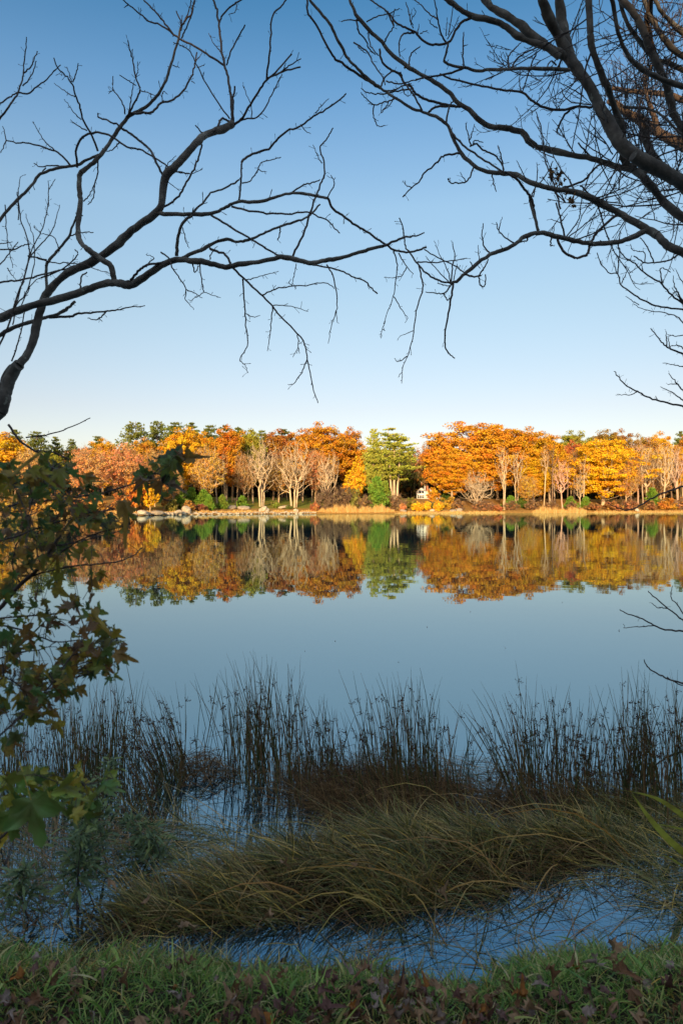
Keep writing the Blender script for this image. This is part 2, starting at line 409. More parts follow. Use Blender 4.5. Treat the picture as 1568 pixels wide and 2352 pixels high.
def pine(key, seed, H=26, W=9, base=.2, levels=28, per=7, taper=.5, r0=.32, tuft=19, stems=1, top=.55, up=.25, density=1.0, vj=.24):
    rg = np.random.default_rng(seed); tb, lb = MB(), MB()
    for s in range(stems):
        h = H*(1 if s == 0 else rg.uniform(.85, .97)); x0 = (s-(stems-1)/2)*.75
        ch = np.array([(x0*(1+1.6*i/8)+rg.normal()*.06, rg.normal()*.06, h*.97*i/8) for i in range(9)])
        tb.tubes(np.concatenate([ch[:1]-[0, 0, .6], ch]), np.concatenate([[r0*1.4], np.linspace(r0*1.15, .05, 9)]), 7)
        for lv in range(levels):
            f = base+(1-base)*(lv+rg.random()*.8)/levels; z = h*f
            if f > .95: continue
            px = np.array([np.interp(z, ch[:, 2], ch[:, 0]), np.interp(z, ch[:, 2], ch[:, 1]), z])
            g = (f-base)/(1-base)
            Lm = W/2*((1-g)**taper*(1-top)+top*(1-g**4))*(min(1, .45+g*2.2) if base > .25 else 1)
            for k in range(per):
                if rg.random() > .86: continue
                a = rg.uniform(0, 2*np.pi); L = Lm*rg.uniform(.55, 1.15)
                d = np.array([np.cos(a), np.sin(a), 0])
                t = np.linspace(0, 1, 5)[:, None]
                P = px+d*L*t+np.array([0, 0, 1])*(L*(up*t**1.6-.06*t))
                tb.tubes(P, np.linspace(.02+.012*L, .012, 5), 3)
                m = max(3, int(tuft*L/3*density))
                tt = rg.uniform(.3, 1.02, m)
                C = np.stack([np.interp(tt, t[:, 0], P[:, i]) for i in range(3)], -1)+rg.normal(size=(m, 3))*np.array([.36, .36, vj])*(.4+.22*L)
                q = 7; n = m*q
                B = np.repeat(C, q, 0)
                dd = unit(d*.5+rg.normal(size=(n, 3))*.75+np.array([0, 0, .75]))
                sd_ = unit(np.cross(dd, rg.normal(size=(n, 3))))
                l = rg.uniform(.28, .55, (n, 1))
                V = np.stack([B-sd_*.12, B+sd_*.12, B+dd*l+sd_*.03, B+dd*l-sd_*.03], 1)
                lb.add(V, np.arange(n*4).reshape(n, 4))
    PROTO[key] = (tb.mesh(key+'_trunk', True), lb.mesh(key+'_crown'), H, W)
def bush(key, seed, H=3, W=4, n=60, per=26, leaf=.2, twig=5, leafy=1.0):
    rg = np.random.default_rng(seed)
    pts = ell_points(rg, n, np.array([0, 0, H*.42]), np.array([W/2, W/2*.8, H*.55]), mind=W/16, shell=.5, zmin=.15)
    nodes, par, cnt = mst((0, 0, 0), pts, .3)
    tb = MB(); skeleton(tb, nodes, par, cnt, .08, .012, 3, .5); sprays(tb, rg, nodes, np.array([0, 0, .4]), twig, .7, .013)
    lb = MB(); leaf_clumps(lb, rg, pts[rg.random(len(pts)) < leafy], per, .42, .8, leaf, np.array([0, 0, H*.3]))
    PROTO[key] = (tb.mesh(key+'_stem', True), lb.mesh(key+'_foliage'), H, W)

broadleaf('oak1', 11, 26, 20, .16, 290, 135, .21, 1.6, .62)
broadleaf('oak2', 12, 25, 17, .18, 250, 135, .21, 1.5, .62)
broadleaf('oak3', 13, 22, 13, .18, 190, 130, .2, 1.4, .62)
broadleaf('maple1', 14, 25, 22, .1, 280, 130, .21, 1.55, .6, fork=.16, r0=.5)
broadleaf('maple2', 15, 20, 12, .2, 170, 120, .19, 1.3, .65)
broadleaf('half1', 16, 18, 13, .22, 220, 34, .17, 1.2, .6, twigs=5, r0=.26)
broadleaf('half2', 17, 16, 11, .2, 200, 30, .16, 1.1, .6, twigs=6, r0=.24)
broadleaf('sapl', 18, 9, 6.5, .12, 80, 30, .24, .75, .6, r0=.14)
bare('bare1', 21, 22, 12, .2, 260, 3, .36, 3, shell=.6, L=1.0)
bare('bare2', 22, 21, 13, .16, 280, 3, .36, 3, shell=.6, L=1.0)
bare('bare3', 23, 15, 10, .14, 220, 2, .27, 3, shell=.65, L=1.0)
bare('bare4', 24, 20, 9, .3, 170, 1, .26, 3, fork=.4)
bare('bare5', 25, 12, 14, .06, 240, 3, .34, 3, shell=.8, fork=.12, bf=.35)
bare('bare6', 26, 23, 8, .3, 110, 2, .28, 2, fork=.35, bf=.7)
bare('pole', 27, 20, 5, .5, 60, 1, .24, 3, fork=.6)
pine('pine1', 31, 27, 10, .22)
pine('pine2', 32, 25, 8.5, .25, 24)
pine('pine3', 33, 26, 12, .18, 26, 5, .6)
pine('wpine', 34, 27, 14, .34, 13, 6, .45, .4, 17, 3, .5, .2, vj=.1)
pine('fir', 35, 5, 4.2, .03, 20, 7, .9, .09, 22, 1, .05, .35, 2.2)
pine('fir2', 36, 8, 5.2, .03, 24, 7, .8, .11, 18, 1, .08, .3, 1.6)
bush('bush1', 41); bush('bush2', 42, 2.4, 4.4, 60); bush('bush3', 43, 3.2, 3.6, 70, 12, .16, 12, .6); bush('bush4', 44, 2.0, 3.0, 50, 30, .18)

ORANGE, DORANGE, GOLD, YEL = (.62, .25, .02), (.56, .19, .018), (.64, .31, .016), (.74, .37, .016)
SALM, RED, RUST, BROWN = (.6, .31, .1), (.6, .23, .09), (.4, .15, .04), (.26, .15, .055)
OLIVE, PINE_, WPINE, FIR = (.3, .26, .03), (.16, .18, .04), (.36, .35, .05), (.17, .26, .03)
PALE, GREYB, DARKB, WARMB = (.52, .39, .25), (.4, .3, .2), (.2, .13, .085), (.5, .35, .2)
def plant(kind, name, cat, key, x, top, wid, t, col, bark, label, group=None, base_y=None, rot=None, seed=0):
    Y = float(shoreY(x))+t; X = (x-CX)/FPX*Y; z0 = float(ground_z(X, Y))
    tm, cm, H, W = PROTO[key]
    zt = HC-(top-HY)/FPX*Y; h = max(zt-z0, .4)
    sz = h/H; sx = (wid/FPX*Y)/W
    e = thing(name, (X, Y, z0), label, cat, group)
    e.scale = (sx, min(max(sx, sz*.6), sz*1.3), sz); e.rotation_euler.z = rot if rot is not None else ((x*7.13+top*3.7) % 628)/100*(1 if wid < 150 else 0)
    put('trunk' if kind == 'tree' else 'stem', tm, e, bark)
    if cm is not None: put('crown' if kind == 'tree' else 'foliage', cm, e, col)
    return e
for me_, mat_ in [(p[0], 'barkfar') for p in PROTO.values()]: me_.materials.append(M[mat_])
for k_, p in PROTO.items():
    if p[1] is not None: p[1].materials.append(M['needle' if k_.startswith(('pine', 'wpine', 'fir')) else 'leaf'])

G1, G2, G3 = 'autumn trees on the far shore', 'pines on the far shore', 'bare trees on the far shore'
T = [ # key, x, top, width, metres behind the waterline, leaf colour, bark, name, category, label, group
 ('maple2', 12, 988, 100, 16, GOLD, GREYB, 'golden orange tree at the far left end of the opposite shore', 'o'),
 ('pine2', 36, 982, 46, 46, PINE_, DARKB, 'dark pine poking up behind the golden orange tree at far left', 'p'),
 ('pine1', 86, 985, 62, 40, PINE_, DARKB, 'dark green pine with a pointed top left of the pink red maple', 'p'),
 ('pine2', 128, 999, 40, 46, PINE_, DARKB, 'small dark pine just right of the pointed pine at left', 'p'),
 ('pine1', 166, 1003, 34, 50, PINE_, DARKB, 'short dark pine rising behind the left side of the pink maple', 'p'),
 ('pine2', 226, 998, 54, 48, PINE_, DARKB, 'dark pine tip showing over the middle of the pink red maple', 'p'),
 ('half1', 66, 1030, 100, 10, SALM, WARMB, 'salmon coloured half bare tree behind the leafy maple sapling', 'o'),
 ('oak3', 120, 1040, 60, 24, OLIVE, DARKB, 'shaded olive tree between the salmon tree and the pink maple', 'o'),
 ('half2', 200, 1022, 118, 9, RED, WARMB, 'pink red maple with bare twigs, left half of the reddest pair', 'o'),
 ('half1', 288, 1016, 110, 13, (.64, .24, .1), WARMB, 'coral maple with bare twigs, right half of the reddest pair', 'o'),
 ('oak3', 236, 1006, 70, 30, GOLD, GREYB, 'yellow tree top peeping over the pink red maple', 'o'),
 ('half1', 356, 1030, 62, 14, (.5, .25, .1), WARMB, 'tawny thin tree between coral maple and golden oak', 'o'),
 ('pine3', 312, 963, 104, 40, (.2, .21, .045), DARKB, 'broad green pine forming the highest top left of the golden oak', 'p'),
 ('pine3', 362, 961, 86, 46, (.18, .2, .042), DARKB, 'green pine between the broad highest pine and the golden oak', 'p'),
 ('pine1', 402, 963, 68, 52, PINE_, DARKB, 'green pine rising right behind the golden oak crown', 'p'),
 ('pine2', 440, 966, 63, 56, (.18, .2, .042), DARKB, 'spiky pine top above the middle of the golden oak', 'p'),
 ('pine1', 482, 970, 63, 54, PINE_, DARKB, 'pine top in the notch between golden oak and orange red oak', 'p'),
 ('pine2', 518, 972, 57, 58, PINE_, DARKB, 'pine tip behind the orange red oak', 'p'),
 ('pine1', 548, 976, 69, 56, PINE_, DARKB, 'ragged pine top right of the orange red oak', 'p'),
 ('pine2', 577, 983, 45, 56, PINE_, DARKB, 'narrow pine tip over the left bare tree by the lawn', 'p'),
 ('pine1', 602, 982, 48, 60, PINE_, DARKB, 'small pine top above the bare tree left of the lawn', 'p'),
 ('pine2', 652, 981, 69, 50, (.13, .13, .03), DARKB, 'dull green pine between the two tall bare trees', 'p'),
 ('oak2', 428, 981, 104, 26, GOLD, GREYB, 'large golden oak above the young firs on the left shore', 'o'),
 ('oak3', 520, 976, 72, 28, DORANGE, GREYB, 'orange red oak next to the large golden oak', 'o'),
 ('oak3', 580, 984, 62, 38, OLIVE, GREYB, 'olive yellow tree behind the left tall bare tree', 'o'),
 ('oak3', 640, 984, 84, 44, (.4, .14, .03), GREYB, 'rusty oak top behind and between the two tall bare trees', 'o'),
 ('half2', 472, 1022, 76, 12, (.56, .27, .05), PALE, 'pale trunked half leafed tree beside the young firs', 'o'),
 ('half2', 398, 1058, 58, 9, (.5, .25, .09), PALE, 'low tawny twiggy tree left of the young firs', 'o'),
 ('bare1', 602, 998, 96, 15, None, PALE, 'tall bare pale tree standing at the left edge of the lawn', 'b'),
 ('bare2', 676, 1003, 104, 13, None, PALE, 'wide bare tree with three pale stems in the middle of the lawn shore', 'b'),
 ('bare3', 752, 1034, 64, 12, None, PALE, 'smaller bare pale tree right of the lawn by the brown thicket', 'b'),
 ('half2', 724, 1030, 60, 26, (.55, .2, .08), WARMB, 'thin pinkish tree behind the wide three stemmed bare tree', 'o'),
 ('oak2', 738, 971, 118, 36, (.56, .22, .018), GREYB, 'broad orange oak rising behind the lawn side bare trees', 'o'),
 ('oak3', 800, 980, 72, 40, (.52, .21, .018), GREYB, 'brown orange oak left of the yellow green white pine', 'o'),
 ('wpine', 905, 974, 98, 17, WPINE, PALE, 'tall white pine with several pale trunks and yellow green plates', 'p'),
 ('pine3', 858, 978, 56, 20, WPINE, WARMB, 'yellow green pine just left of the pale trunked white pine', 'p'),
 ('pine3', 944, 1022, 50, 64, (.12, .14, .025), DARKB, 'dark shaded pine right of the pale trunked white pine', 'p'),
 ('sapl', 825, 1040, 42, 22, GOLD, GREYB, 'small golden tree left of the white pine trunks', 'o'),
 ('sapl', 812, 1074, 50, 14, YEL, GREYB, 'yellow low tree above the bright young fir', 'o'),
 ('half1', 980, 1018, 66, 62, (.45, .15, .06), GREYB, 'reddish brown thin tree in the gap above the white house', 'o'),
 ('oak3', 966, 1062, 46, 66, (.38, .14, .02), DARKB, 'shaded rust tree directly behind the white house', 'o'),
 ('oak1', 1092, 967, 196, 30, ORANGE, GREYB, 'biggest orange oak, domed crown right of the white house', 'o'),
 ('oak2', 1038, 1036, 88, 22, (.64, .26, .018), GREYB, 'low spreading orange tree hanging over the white house', 'o'),
 ('oak2', 1200, 981, 120, 27, (.55, .24, .014), GREYB, 'golden oak between the domed orange oak and the yellow maple', 'o'),
 ('oak3', 1262, 996, 84, 26, (.55, .25, .016), GREYB, 'golden tree with low boughs right of the pale leaning trunks', 'o'),
 ('oak3', 1225, 1050, 92, 18, GOLD, GREYB, 'lower golden boughed tree in front of the golden oak', 'o'),
 ('bare5', 1096, 1076, 104, 9, None, PALE, 'low sprawling bare tree in front of the domed orange oak', 'b'),
 ('bare6', 1155, 1012, 40, 6, None, PALE, 'slender pale tree leaning at the water below the orange oak', 'b'),
 ('bare6', 1187, 1022, 44, 12, None, PALE, 'forked pale trunk right of the slender leaning tree', 'b'),
 ('bare4', 1289, 1054, 50, 9, None, (.6, .36, .26), 'pinkish bare tree left of the big yellow maple', 'b'),
 ('bare4', 1330, 1090, 30, 10, None, PALE, 'short pale trunk close to the left side of the yellow maple', 'b'),
 ('maple1', 1384, 1003, 168, 20, YEL, PALE, 'big bright yellow maple with forking trunk on the right shore', 'o'),
 ('oak3', 1310, 1010, 52, 36, (.5, .14, .05), GREYB, 'small red tree behind the left shoulder of the yellow maple', 'o'),
 ('oak2', 1318, 988, 92, 48, OLIVE, GREYB, 'olive tree top behind the left half of the yellow maple', 'o'),
 ('oak2', 1390, 986, 86, 50, (.3, .17, .03), GREYB, 'brown olive crown behind the middle of the yellow maple', 'o'),
 ('oak3', 1424, 984, 60, 52, (.33, .15, .035), GREYB, 'brown oak top right behind the yellow maple', 'o'),
 ('oak3', 1516, 990, 66, 44, GOLD, GREYB, 'golden crown behind the bare trees at the right end', 'o'),
 ('oak3', 1464, 996, 52, 46, (.34, .19, .04), GREYB, 'thin brown oak top left of the golden crown at the right end', 'o'),
 ('oak3', 1566, 1000, 50, 40, (.55, .23, .02), GREYB, 'orange tree cut by the right edge of the view', 'o'),
 ('pine2', 1562, 986, 40, 60, PINE_, DARKB, 'dark pine top at the far right end', 'p'),
 ('bare4', 1462, 1010, 58, 24, None, (.5, .32, .24), 'mauve bare tree directly right of the yellow maple', 'b'),
 ('bare4', 1484, 1020, 56, 16, None, PALE, 'bare pale tree behind the small fir on the right shore', 'b'),
 ('bare4', 1524, 1016, 60, 12, None, PALE, 'leaning bare pale tree right of the small fir on the right shore', 'b'),
 ('bare4', 1552, 1020, 56, 18, None, (.5, .34, .25), 'bare twiggy tree at the right end of the far shore', 'b'),
 ('half2', 1436, 1052, 60, 14, (.5, .22, .07), WARMB, 'rusty half bare tree under the right side of the yellow maple', 'o'),
 ('half2', 1500, 1092, 60, 22, (.36, .15, .05), WARMB, 'low rusty thin tree between the right end bare trees', 'o'),
 ('sapl', 345, 1096, 56, 3.5, YEL, WARMB, 'small yellow tree over the shore rocks left of the lawn', 'o'),
 ('sapl', 312, 1086, 50, 4, (.6, .2, .03), WARMB, 'small orange tree at the water left of the little yellow tree', 'o'),
 ('sapl', 376, 1104, 44, 7, (.5, .22, .05), WARMB, 'low tawny tree right of the little yellow shore tree', 'o'),
 ('oak2', 1142, 975, 110, 38, (.6, .26, .02), GREYB, 'orange crown merging with the right side of the domed orange oak', 'o'),
 ('oak3', 1240, 990, 90, 36, (.58, .27, .02), GREYB, 'orange gold crown behind the gap right of the golden oak', 'o'),
 ('oak3', 1010, 1000, 76, 40, (.58, .22, .02), GREYB, 'orange crown at the left shoulder of the domed orange oak', 'o'),
 ('oak3', 690, 985, 80, 44, (.52, .22, .03), GREYB, 'rust gold crown behind the left part of the broad orange oak', 'o'),
 ('oak3', 560, 988, 76, 40, (.56, .25, .02), GREYB, 'gold orange crown right of the orange red oak', 'o'),
 ('oak3', 472, 990, 66, 34, (.6, .28, .02), GREYB, 'golden crown filling between the golden oak and the orange red oak', 'o'),
 ('oak3', 1484, 1004, 70, 40, (.5, .25, .05), GREYB, 'tan gold crown behind the mauve bare tree', 'o'),
 ('oak3', 330, 1004, 66, 36, (.56, .27, .03), GREYB, 'gold crown behind the coral maple below the broad pine', 'o'),
 ('half1', 640, 1050, 70, 24, (.5, .24, .06), WARMB, 'low orange twiggy tree behind the gap between the tall bare trees', 'o'),
 ('half2', 1210, 1092, 60, 10, (.58, .27, .03), WARMB, 'low golden twiggy tree before the golden boughs', 'o'),
 ('sapl', 993, 1117, 34, 22, (.62, .27, .02), GREYB, 'small orange tree veiling the right side of the white house', 'o'),
 ('half2', 560, 1040, 46, 22, (.42, .2, .07), PALE, 'twiggy rusty tree left of the tall bare tree by the lawn', 'o'),
]
for key, x, top, wid, t, col, bark, label, g in T:
    nm = {'o': 'autumn_tree', 'p': 'pine_tree', 'b': 'bare_tree'}[g]
    plant('tree', nm, 'tree', key, x, top, wid*(1.18 if key.startswith(('oak', 'half', 'maple')) else 1.1), t, col, bark, label, {'o': G1, 'p': G2, 'b': G3}[g])
# slim trunks of the wood behind the lawn and the right shore
rg = np.random.default_rng(77)
for x in [420, 446, 494, 508, 515, 530, 536, 546, 552, 568, 582, 622, 630, 640, 648, 660, 700, 716, 770, 1240, 1250, 1268, 1276, 1302, 1318, 1340, 1415, 1430, 1448, 1474, 1500, 1508, 1540, 1558]:
    t = rg.uniform(22, 36) if x < 900 else rg.uniform(10, 26)
    plant('tree', 'slim_tree', 'tree', 'pole', x+rg.normal()*2, rg.uniform(1015, 1050), rg.uniform(22, 34), t, None, WARMB if rg.random() < .3 else (GREYB if rg.random() < .5 else DARKB),
          'slim straight trunk among many in the dark wood behind the far shore', 'slim trunks in the dark wood')
# shrubs and young firs along the water
B = [ # key, x, top, width, t, colour, label
 ('fir2', 408, 1120, 44, 9, FIR, 'young green fir left of three at the left end of the lawn', 'f'),
 ('fir2', 440, 1118, 44, 12, FIR, 'young green fir in the middle of the fir group left of the lawn', 'f'),
 ('fir2', 468, 1122, 40, 9, FIR, 'young green fir on the right of the fir group left of the lawn', 'f'),
 ('fir', 480, 1136, 26, 6, FIR, 'small bright fir in front of the fir group', 'f'),
 ('fir', 511, 1136, 24, 9, (.17, .23, .03), 'little round fir alone beside the pale oak trunk', 'f'),
 ('fir', 556, 1138, 26, 12, FIR, 'little fir by the dark post at the lawn edge', 'f'),
 ('fir2', 864, 1092, 52, 6, (.16, .25, .03), 'bright green fir standing below the white pine', 'f'),
 ('fir2', 885, 1102, 34, 9, (.2, .24, .03), 'yellow green fir right beside the bright green fir', 'f'),
 ('fir2', 1497, 1118, 34, 14, FIR, 'small fir below the bare trees on the right shore', 'f'),
 ('fir', 1310, 1140, 30, 10, FIR, 'dark low fir left of the yellow maple trunk', 'f'),
 ('fir', 1344, 1140, 26, 11, FIR, 'low fir just left of the yellow maple trunk', 'f'),
 ('fir', 1200, 1142, 34, 11, (.1, .15, .025), 'low dark fir by the pale forked trunk', 'f'),
 ('fir2', 1024, 1128, 46, 26, (.12, .18, .03), 'green fir right of the white house', 'f'),
 ('fir', 1172, 1138, 30, 12, FIR, 'low fir between the slender leaning trunks', 'f'),
 ('bush1', 812, 1118, 40, 8, (.17, .15, .03), 'olive bush left of the bright green fir', 's'),
 ('bush3', 748, 1124, 52, 6, (.14, .09, .05), 'dark brown thicket at the right end of the lawn', 's'),
 ('bush3', 782, 1118, 54, 8, (.16, .1, .05), 'brown twiggy thicket behind the tan reeds', 's'),
 ('bush3', 838, 1138, 40, 4, (.2, .11, .04), 'brown low bush before the bright green fir', 's'),
 ('bush3', 905, 1136, 60, 6, (.19, .1, .04), 'brown shrub mass under the white pine trunks', 's'),
 ('bush1', 936, 1142, 46, 12, (.2, .17, .03), 'olive shrub left of the white house front', 's'),
 ('bush4', 925, 1155, 18, 2.6, (.5, .19, .07), 'small bright red bush at the water below the white pine', 's'),
 ('bush4', 958, 1154, 30, 3, YEL, 'yellow orange bush at the water below the white house', 's'),
 ('bush4', 978, 1150, 24, 5, GOLD, 'golden bush right of the yellow orange one below the house', 's'),
 ('bush4', 1006, 1150, 26, 3, GOLD, 'rounded golden bush with a rock on its right', 's'),
 ('bush1', 1030, 1140, 42, 9, (.42, .22, .025), 'ochre shrub right of the white house below the orange tree', 's'),
 ('bush3', 1052, 1146, 46, 5, (.3, .14, .05), 'rusty shrub at the water left of the sprawling bare tree', 's'),
 ('bush1', 990, 1152, 30, 10, (.14, .17, .03), 'dark green shrub in front of the white house', 's'),
 ('bush3', 1110, 1150, 60, 4, (.32, .14, .06), 'rusty brush under the sprawling bare tree', 's'),
 ('bush2', 1140, 1160, 40, 2.5, (.42, .13, .05), 'low red brown brush by the slender leaning trunk', 's'),
 ('bush3', 1175, 1150, 50, 5, (.28, .13, .05), 'brown brush below the forked pale trunk', 's'),
 ('bush3', 1222, 1148, 56, 6, (.3, .15, .06), 'brown brush left of the right hand tan reeds', 's'),
 ('bush3', 1266, 1150, 50, 6, (.3, .16, .07), 'brown brush behind the right hand tan reeds', 's'),
 ('bush3', 1312, 1152, 50, 5, (.3, .14, .06), 'brown brush behind the right end of the tan reeds', 's'),
 ('bush2', 1360, 1156, 56, 4, (.34, .15, .05), 'russet brush at the foot of the yellow maple', 's'),
 ('bush2', 1405, 1152, 56, 4, (.36, .14, .05), 'russet brush right of the yellow maple trunk', 's'),
 ('bush3', 1446, 1144, 60, 6, (.36, .14, .06), 'red brown brush under the rusty half bare tree', 's'),
 ('bush1', 1490, 1148, 50, 5, (.3, .13, .05), 'russet shrub under the small right shore fir', 's'),
 ('bush1', 1532, 1142, 56, 6, (.48, .2, .03), 'orange shrub near the right end of the far shore', 's'),
 ('bush3', 1570, 1140, 56, 6, (.36, .15, .05), 'brown red shrub cut by the right edge of the view', 's'),
 ('bush4', 722, 1154, 20, 2.2, (.4, .12, .05), 'red brown bush where the lawn meets the tan reeds', 's'),
 ('bush1', 432, 1148, 34, 4, (.4, .17, .04), 'rusty bush behind the shore boulder left of the lawn', 's'),
 ('bush2', 462, 1158, 34, 4, (.22, .07, .04), 'dark red low bush at the left tip of the lawn', 's'),
 ('bush1', 396, 1146, 34, 4, (.2, .17, .03), 'olive bush over the shore rocks left of the lawn', 's'),
 ('bush4', 632, 1151, 20, 12, (.2, .22, .03), 'small green bush on the lawn between the bare trees', 's'),
 ('bush4', 664, 1160, 22, 9, (.12, .15, .03), 'dark green tuft at the foot of the three stemmed bare tree', 's'),
 ('bush1', 282, 1130, 60, 5, (.45, .17, .04), 'rusty bush on the shore behind the maple sapling leaves', 's'),
 ('bush1', 210, 1134, 80, 6, (.45, .2, .06), 'tawny bush hidden by the maple sapling below the red pair', 's'),
 ('bush1', 110, 1138, 100, 5, (.4, .2, .05), 'tawny bush behind the thick of the maple sapling', 's'),
 ('bush1', 20, 1138, 90, 5, (.4, .22, .04), 'ochre bush at the far left end of the shore', 's'),
 ('bush3', 330, 1140, 40, 8, (.42, .2, .06), 'twiggy bush behind the little yellow and orange shore trees', 's'),
]
for key, x, top, wid, t, col, label, g in B:
    if g == 'f': plant('tree', 'young_fir', 'tree', key, x, top, wid, t, col, DARKB, label, 'young firs on the far shore')
    else: plant('bush', 'bush', 'bush', key, x, top, wid, t, tuple(min(c_*(1.35 if key == 'bush3' else 1.1), .8) for c_ in col), (.24, .15, .1), label, 'bushes along the far shore')

# the dense wood further back, its dark colour standing in for deep shade
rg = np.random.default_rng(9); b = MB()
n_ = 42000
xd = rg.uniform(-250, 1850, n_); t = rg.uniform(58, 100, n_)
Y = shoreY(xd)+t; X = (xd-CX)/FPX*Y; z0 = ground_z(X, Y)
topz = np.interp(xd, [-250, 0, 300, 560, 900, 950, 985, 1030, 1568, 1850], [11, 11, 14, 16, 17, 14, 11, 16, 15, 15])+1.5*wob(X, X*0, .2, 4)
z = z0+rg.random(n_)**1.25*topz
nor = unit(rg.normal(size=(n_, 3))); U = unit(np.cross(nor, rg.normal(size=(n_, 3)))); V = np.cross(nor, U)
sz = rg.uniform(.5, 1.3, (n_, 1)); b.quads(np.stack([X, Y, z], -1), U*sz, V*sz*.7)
n_ = 260; xd = rg.uniform(-250, 1850, n_); Y = shoreY(xd)+rg.uniform(50, 70, n_); X = (xd-CX)/FPX*Y; z0 = ground_z(X, Y)
tt = np.linspace(0, 1, 4)[None, :, None]
A = np.stack([X, Y, z0-.3], -1)[:, None]; E = np.stack([X+rg.normal(size=n_), Y, z0+9], -1)[:, None]
b.tubes(A+(E-A)*tt, np.broadcast_to(np.linspace(.25, .08, 4), (n_, 4)), 4)
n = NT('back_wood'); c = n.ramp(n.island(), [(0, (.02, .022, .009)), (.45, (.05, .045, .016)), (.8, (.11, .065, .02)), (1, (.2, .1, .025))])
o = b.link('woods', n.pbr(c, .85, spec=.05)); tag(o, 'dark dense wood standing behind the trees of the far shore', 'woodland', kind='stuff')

# ------------------------------------------------ tan reeds in the shallows
def reeds(x0, x1, n_, h, lab):
    rg = np.random.default_rng(int(x0)); b = MB()
    xd = rg.uniform(x0, x1, n_); Y = shoreY(xd)+(rg.uniform(-1.8, .8, n_) if x0 > 735 else rg.uniform(.3, 2.4, n_)); X = (xd-CX)/FPX*Y
    pt = .55+.45*np.sin(xd*.13+x0)*np.sin(xd*.057+x0*2)+.25*np.sin(xd*.41); end = smooth(0, 26, xd-x0)*smooth(0, 26, x1-xd)
    L = h*rg.uniform(.35, 1.2, n_)**1.3*(.45+.75*np.clip(pt, 0, 1))*(.35+.65*end); Y = Y+1.2*(1-end)*rg.random(n_); lean = rg.normal(size=(n_, 2))*.16
    tt = np.array([0, .5, 1])[None, :, None]
    X = (xd-CX)/FPX*Y; A = np.stack([X, Y, np.maximum(ground_z(X, Y), -.05)], -1)[:, None]
    D = np.stack([lean[:, 0]*L, lean[:, 1]*L, L], -1)[:, None]
    P = A+D*tt+np.array([.12, 0, 0])*rg.normal(size=(n_, 1, 1))*tt**2
    sd_ = unit(np.stack([np.ones(n_), rg.normal(size=n_)*.5, np.zeros(n_)], -1))
    b.ribbons(P, np.broadcast_to(np.array([.028, .024, .008]), (n_, 3)), sd_)
    o = b.link('reeds', M['reed']); tag(o, lab, 'reeds', kind='stuff')
M['reed'] = isl_mat('dry_reed', [(0, (.5, .25, .06)), (.5, (.66, .4, .13)), (1, (.78, .54, .24))], .7, .3, .1)
reeds(730, 905, 2600, 1.55, 'tan reeds in the water below the brown thicket')
reeds(905, 1160, 1900, .5, 'low orange brown sedge along the water below the white house')
reeds(1222, 1346, 2000, 1.5, 'tan reeds in the water left of the yellow maple')
reeds(1346, 1600, 1900, .5, 'low russet sedge along the right end of the far shore')

reeds(380, 735, 2600, .45, 'golden brown grass strip along the bank before the lawn')
reeds(100, 380, 1200, .5, 'tawny grass along the water at the left shore')
# ------------------------------------------------ shore rocks
def mk_rock():
    n = NT('shore_rock'); co = n.coord(); oi = n.n('ObjectInfo').outputs['Random']
    a = n.noise(3, 5, .6, co)
    c = n.ramp(a, [(.3, (.22, .165, .11)), (.6, (.48, .38, .27))]); v = n.n('MapRange', {0: oi, 3: .65, 4: 1.15}).outputs[0]
    c = n.n('HueSaturation', {'Value': v, 'Color': c}).outputs[0]
    return n.pbr(c, .85, a, .6, .08, .2)
M['rock'] = mk_rock()
rocks = []
import bmesh
for k in range(4):
    bm = bmesh.new(); bmesh.ops.create_icosphere(bm, subdivisions=3, radius=1)
    for v in bm.verts:
        p = np.array(v.co); s = 1+.22*float(wob(p[0]*2, p[1]*2+p[2]*1.3, 1.1, k+20))*1.6
        q = p*s; q = np.sign(q)*np.abs(q)**.85; q[2] = max(q[2], -.55)
        v.co = q
    me = bpy.data.meshes.new('rock'); bm.to_mesh(me); bm.free(); me.materials.append(M['rock']); rocks.append(me)
def rock(x, t, s, zs, label, group, seed, lift=0.):
    rg = np.random.default_rng(seed); Y = float(shoreY(x))+t; X = (x-CX)/FPX*Y
    o = put('rock', rocks[seed % 4]); o.location = (X, Y, max(float(ground_z(X, Y)), -.05)+s*zs*.35+lift)
    o.scale = (s*rg.uniform(.85, 1.3), s, s*zs); o.rotation_euler = (rg.normal()*.15, rg.normal()*.15, rg.uniform(0, 6.28))
    tag(o, label, 'rock', group); return o
rg = np.random.default_rng(3); x = 300
k = 0
while x < 728:
    s = rg.uniform(.22, .46)*(1.3 if x < 430 else 1.0)
    rock(x, rg.uniform(-.3, .7), s, rg.uniform(.55, .8), 'pale stone in the low rock row edging the left shore and lawn', 'stones edging the far lawn', 100+k); k += 1
    x += s*rg.uniform(1.5, 2.4)/float(shoreY(x))*FPX*.78
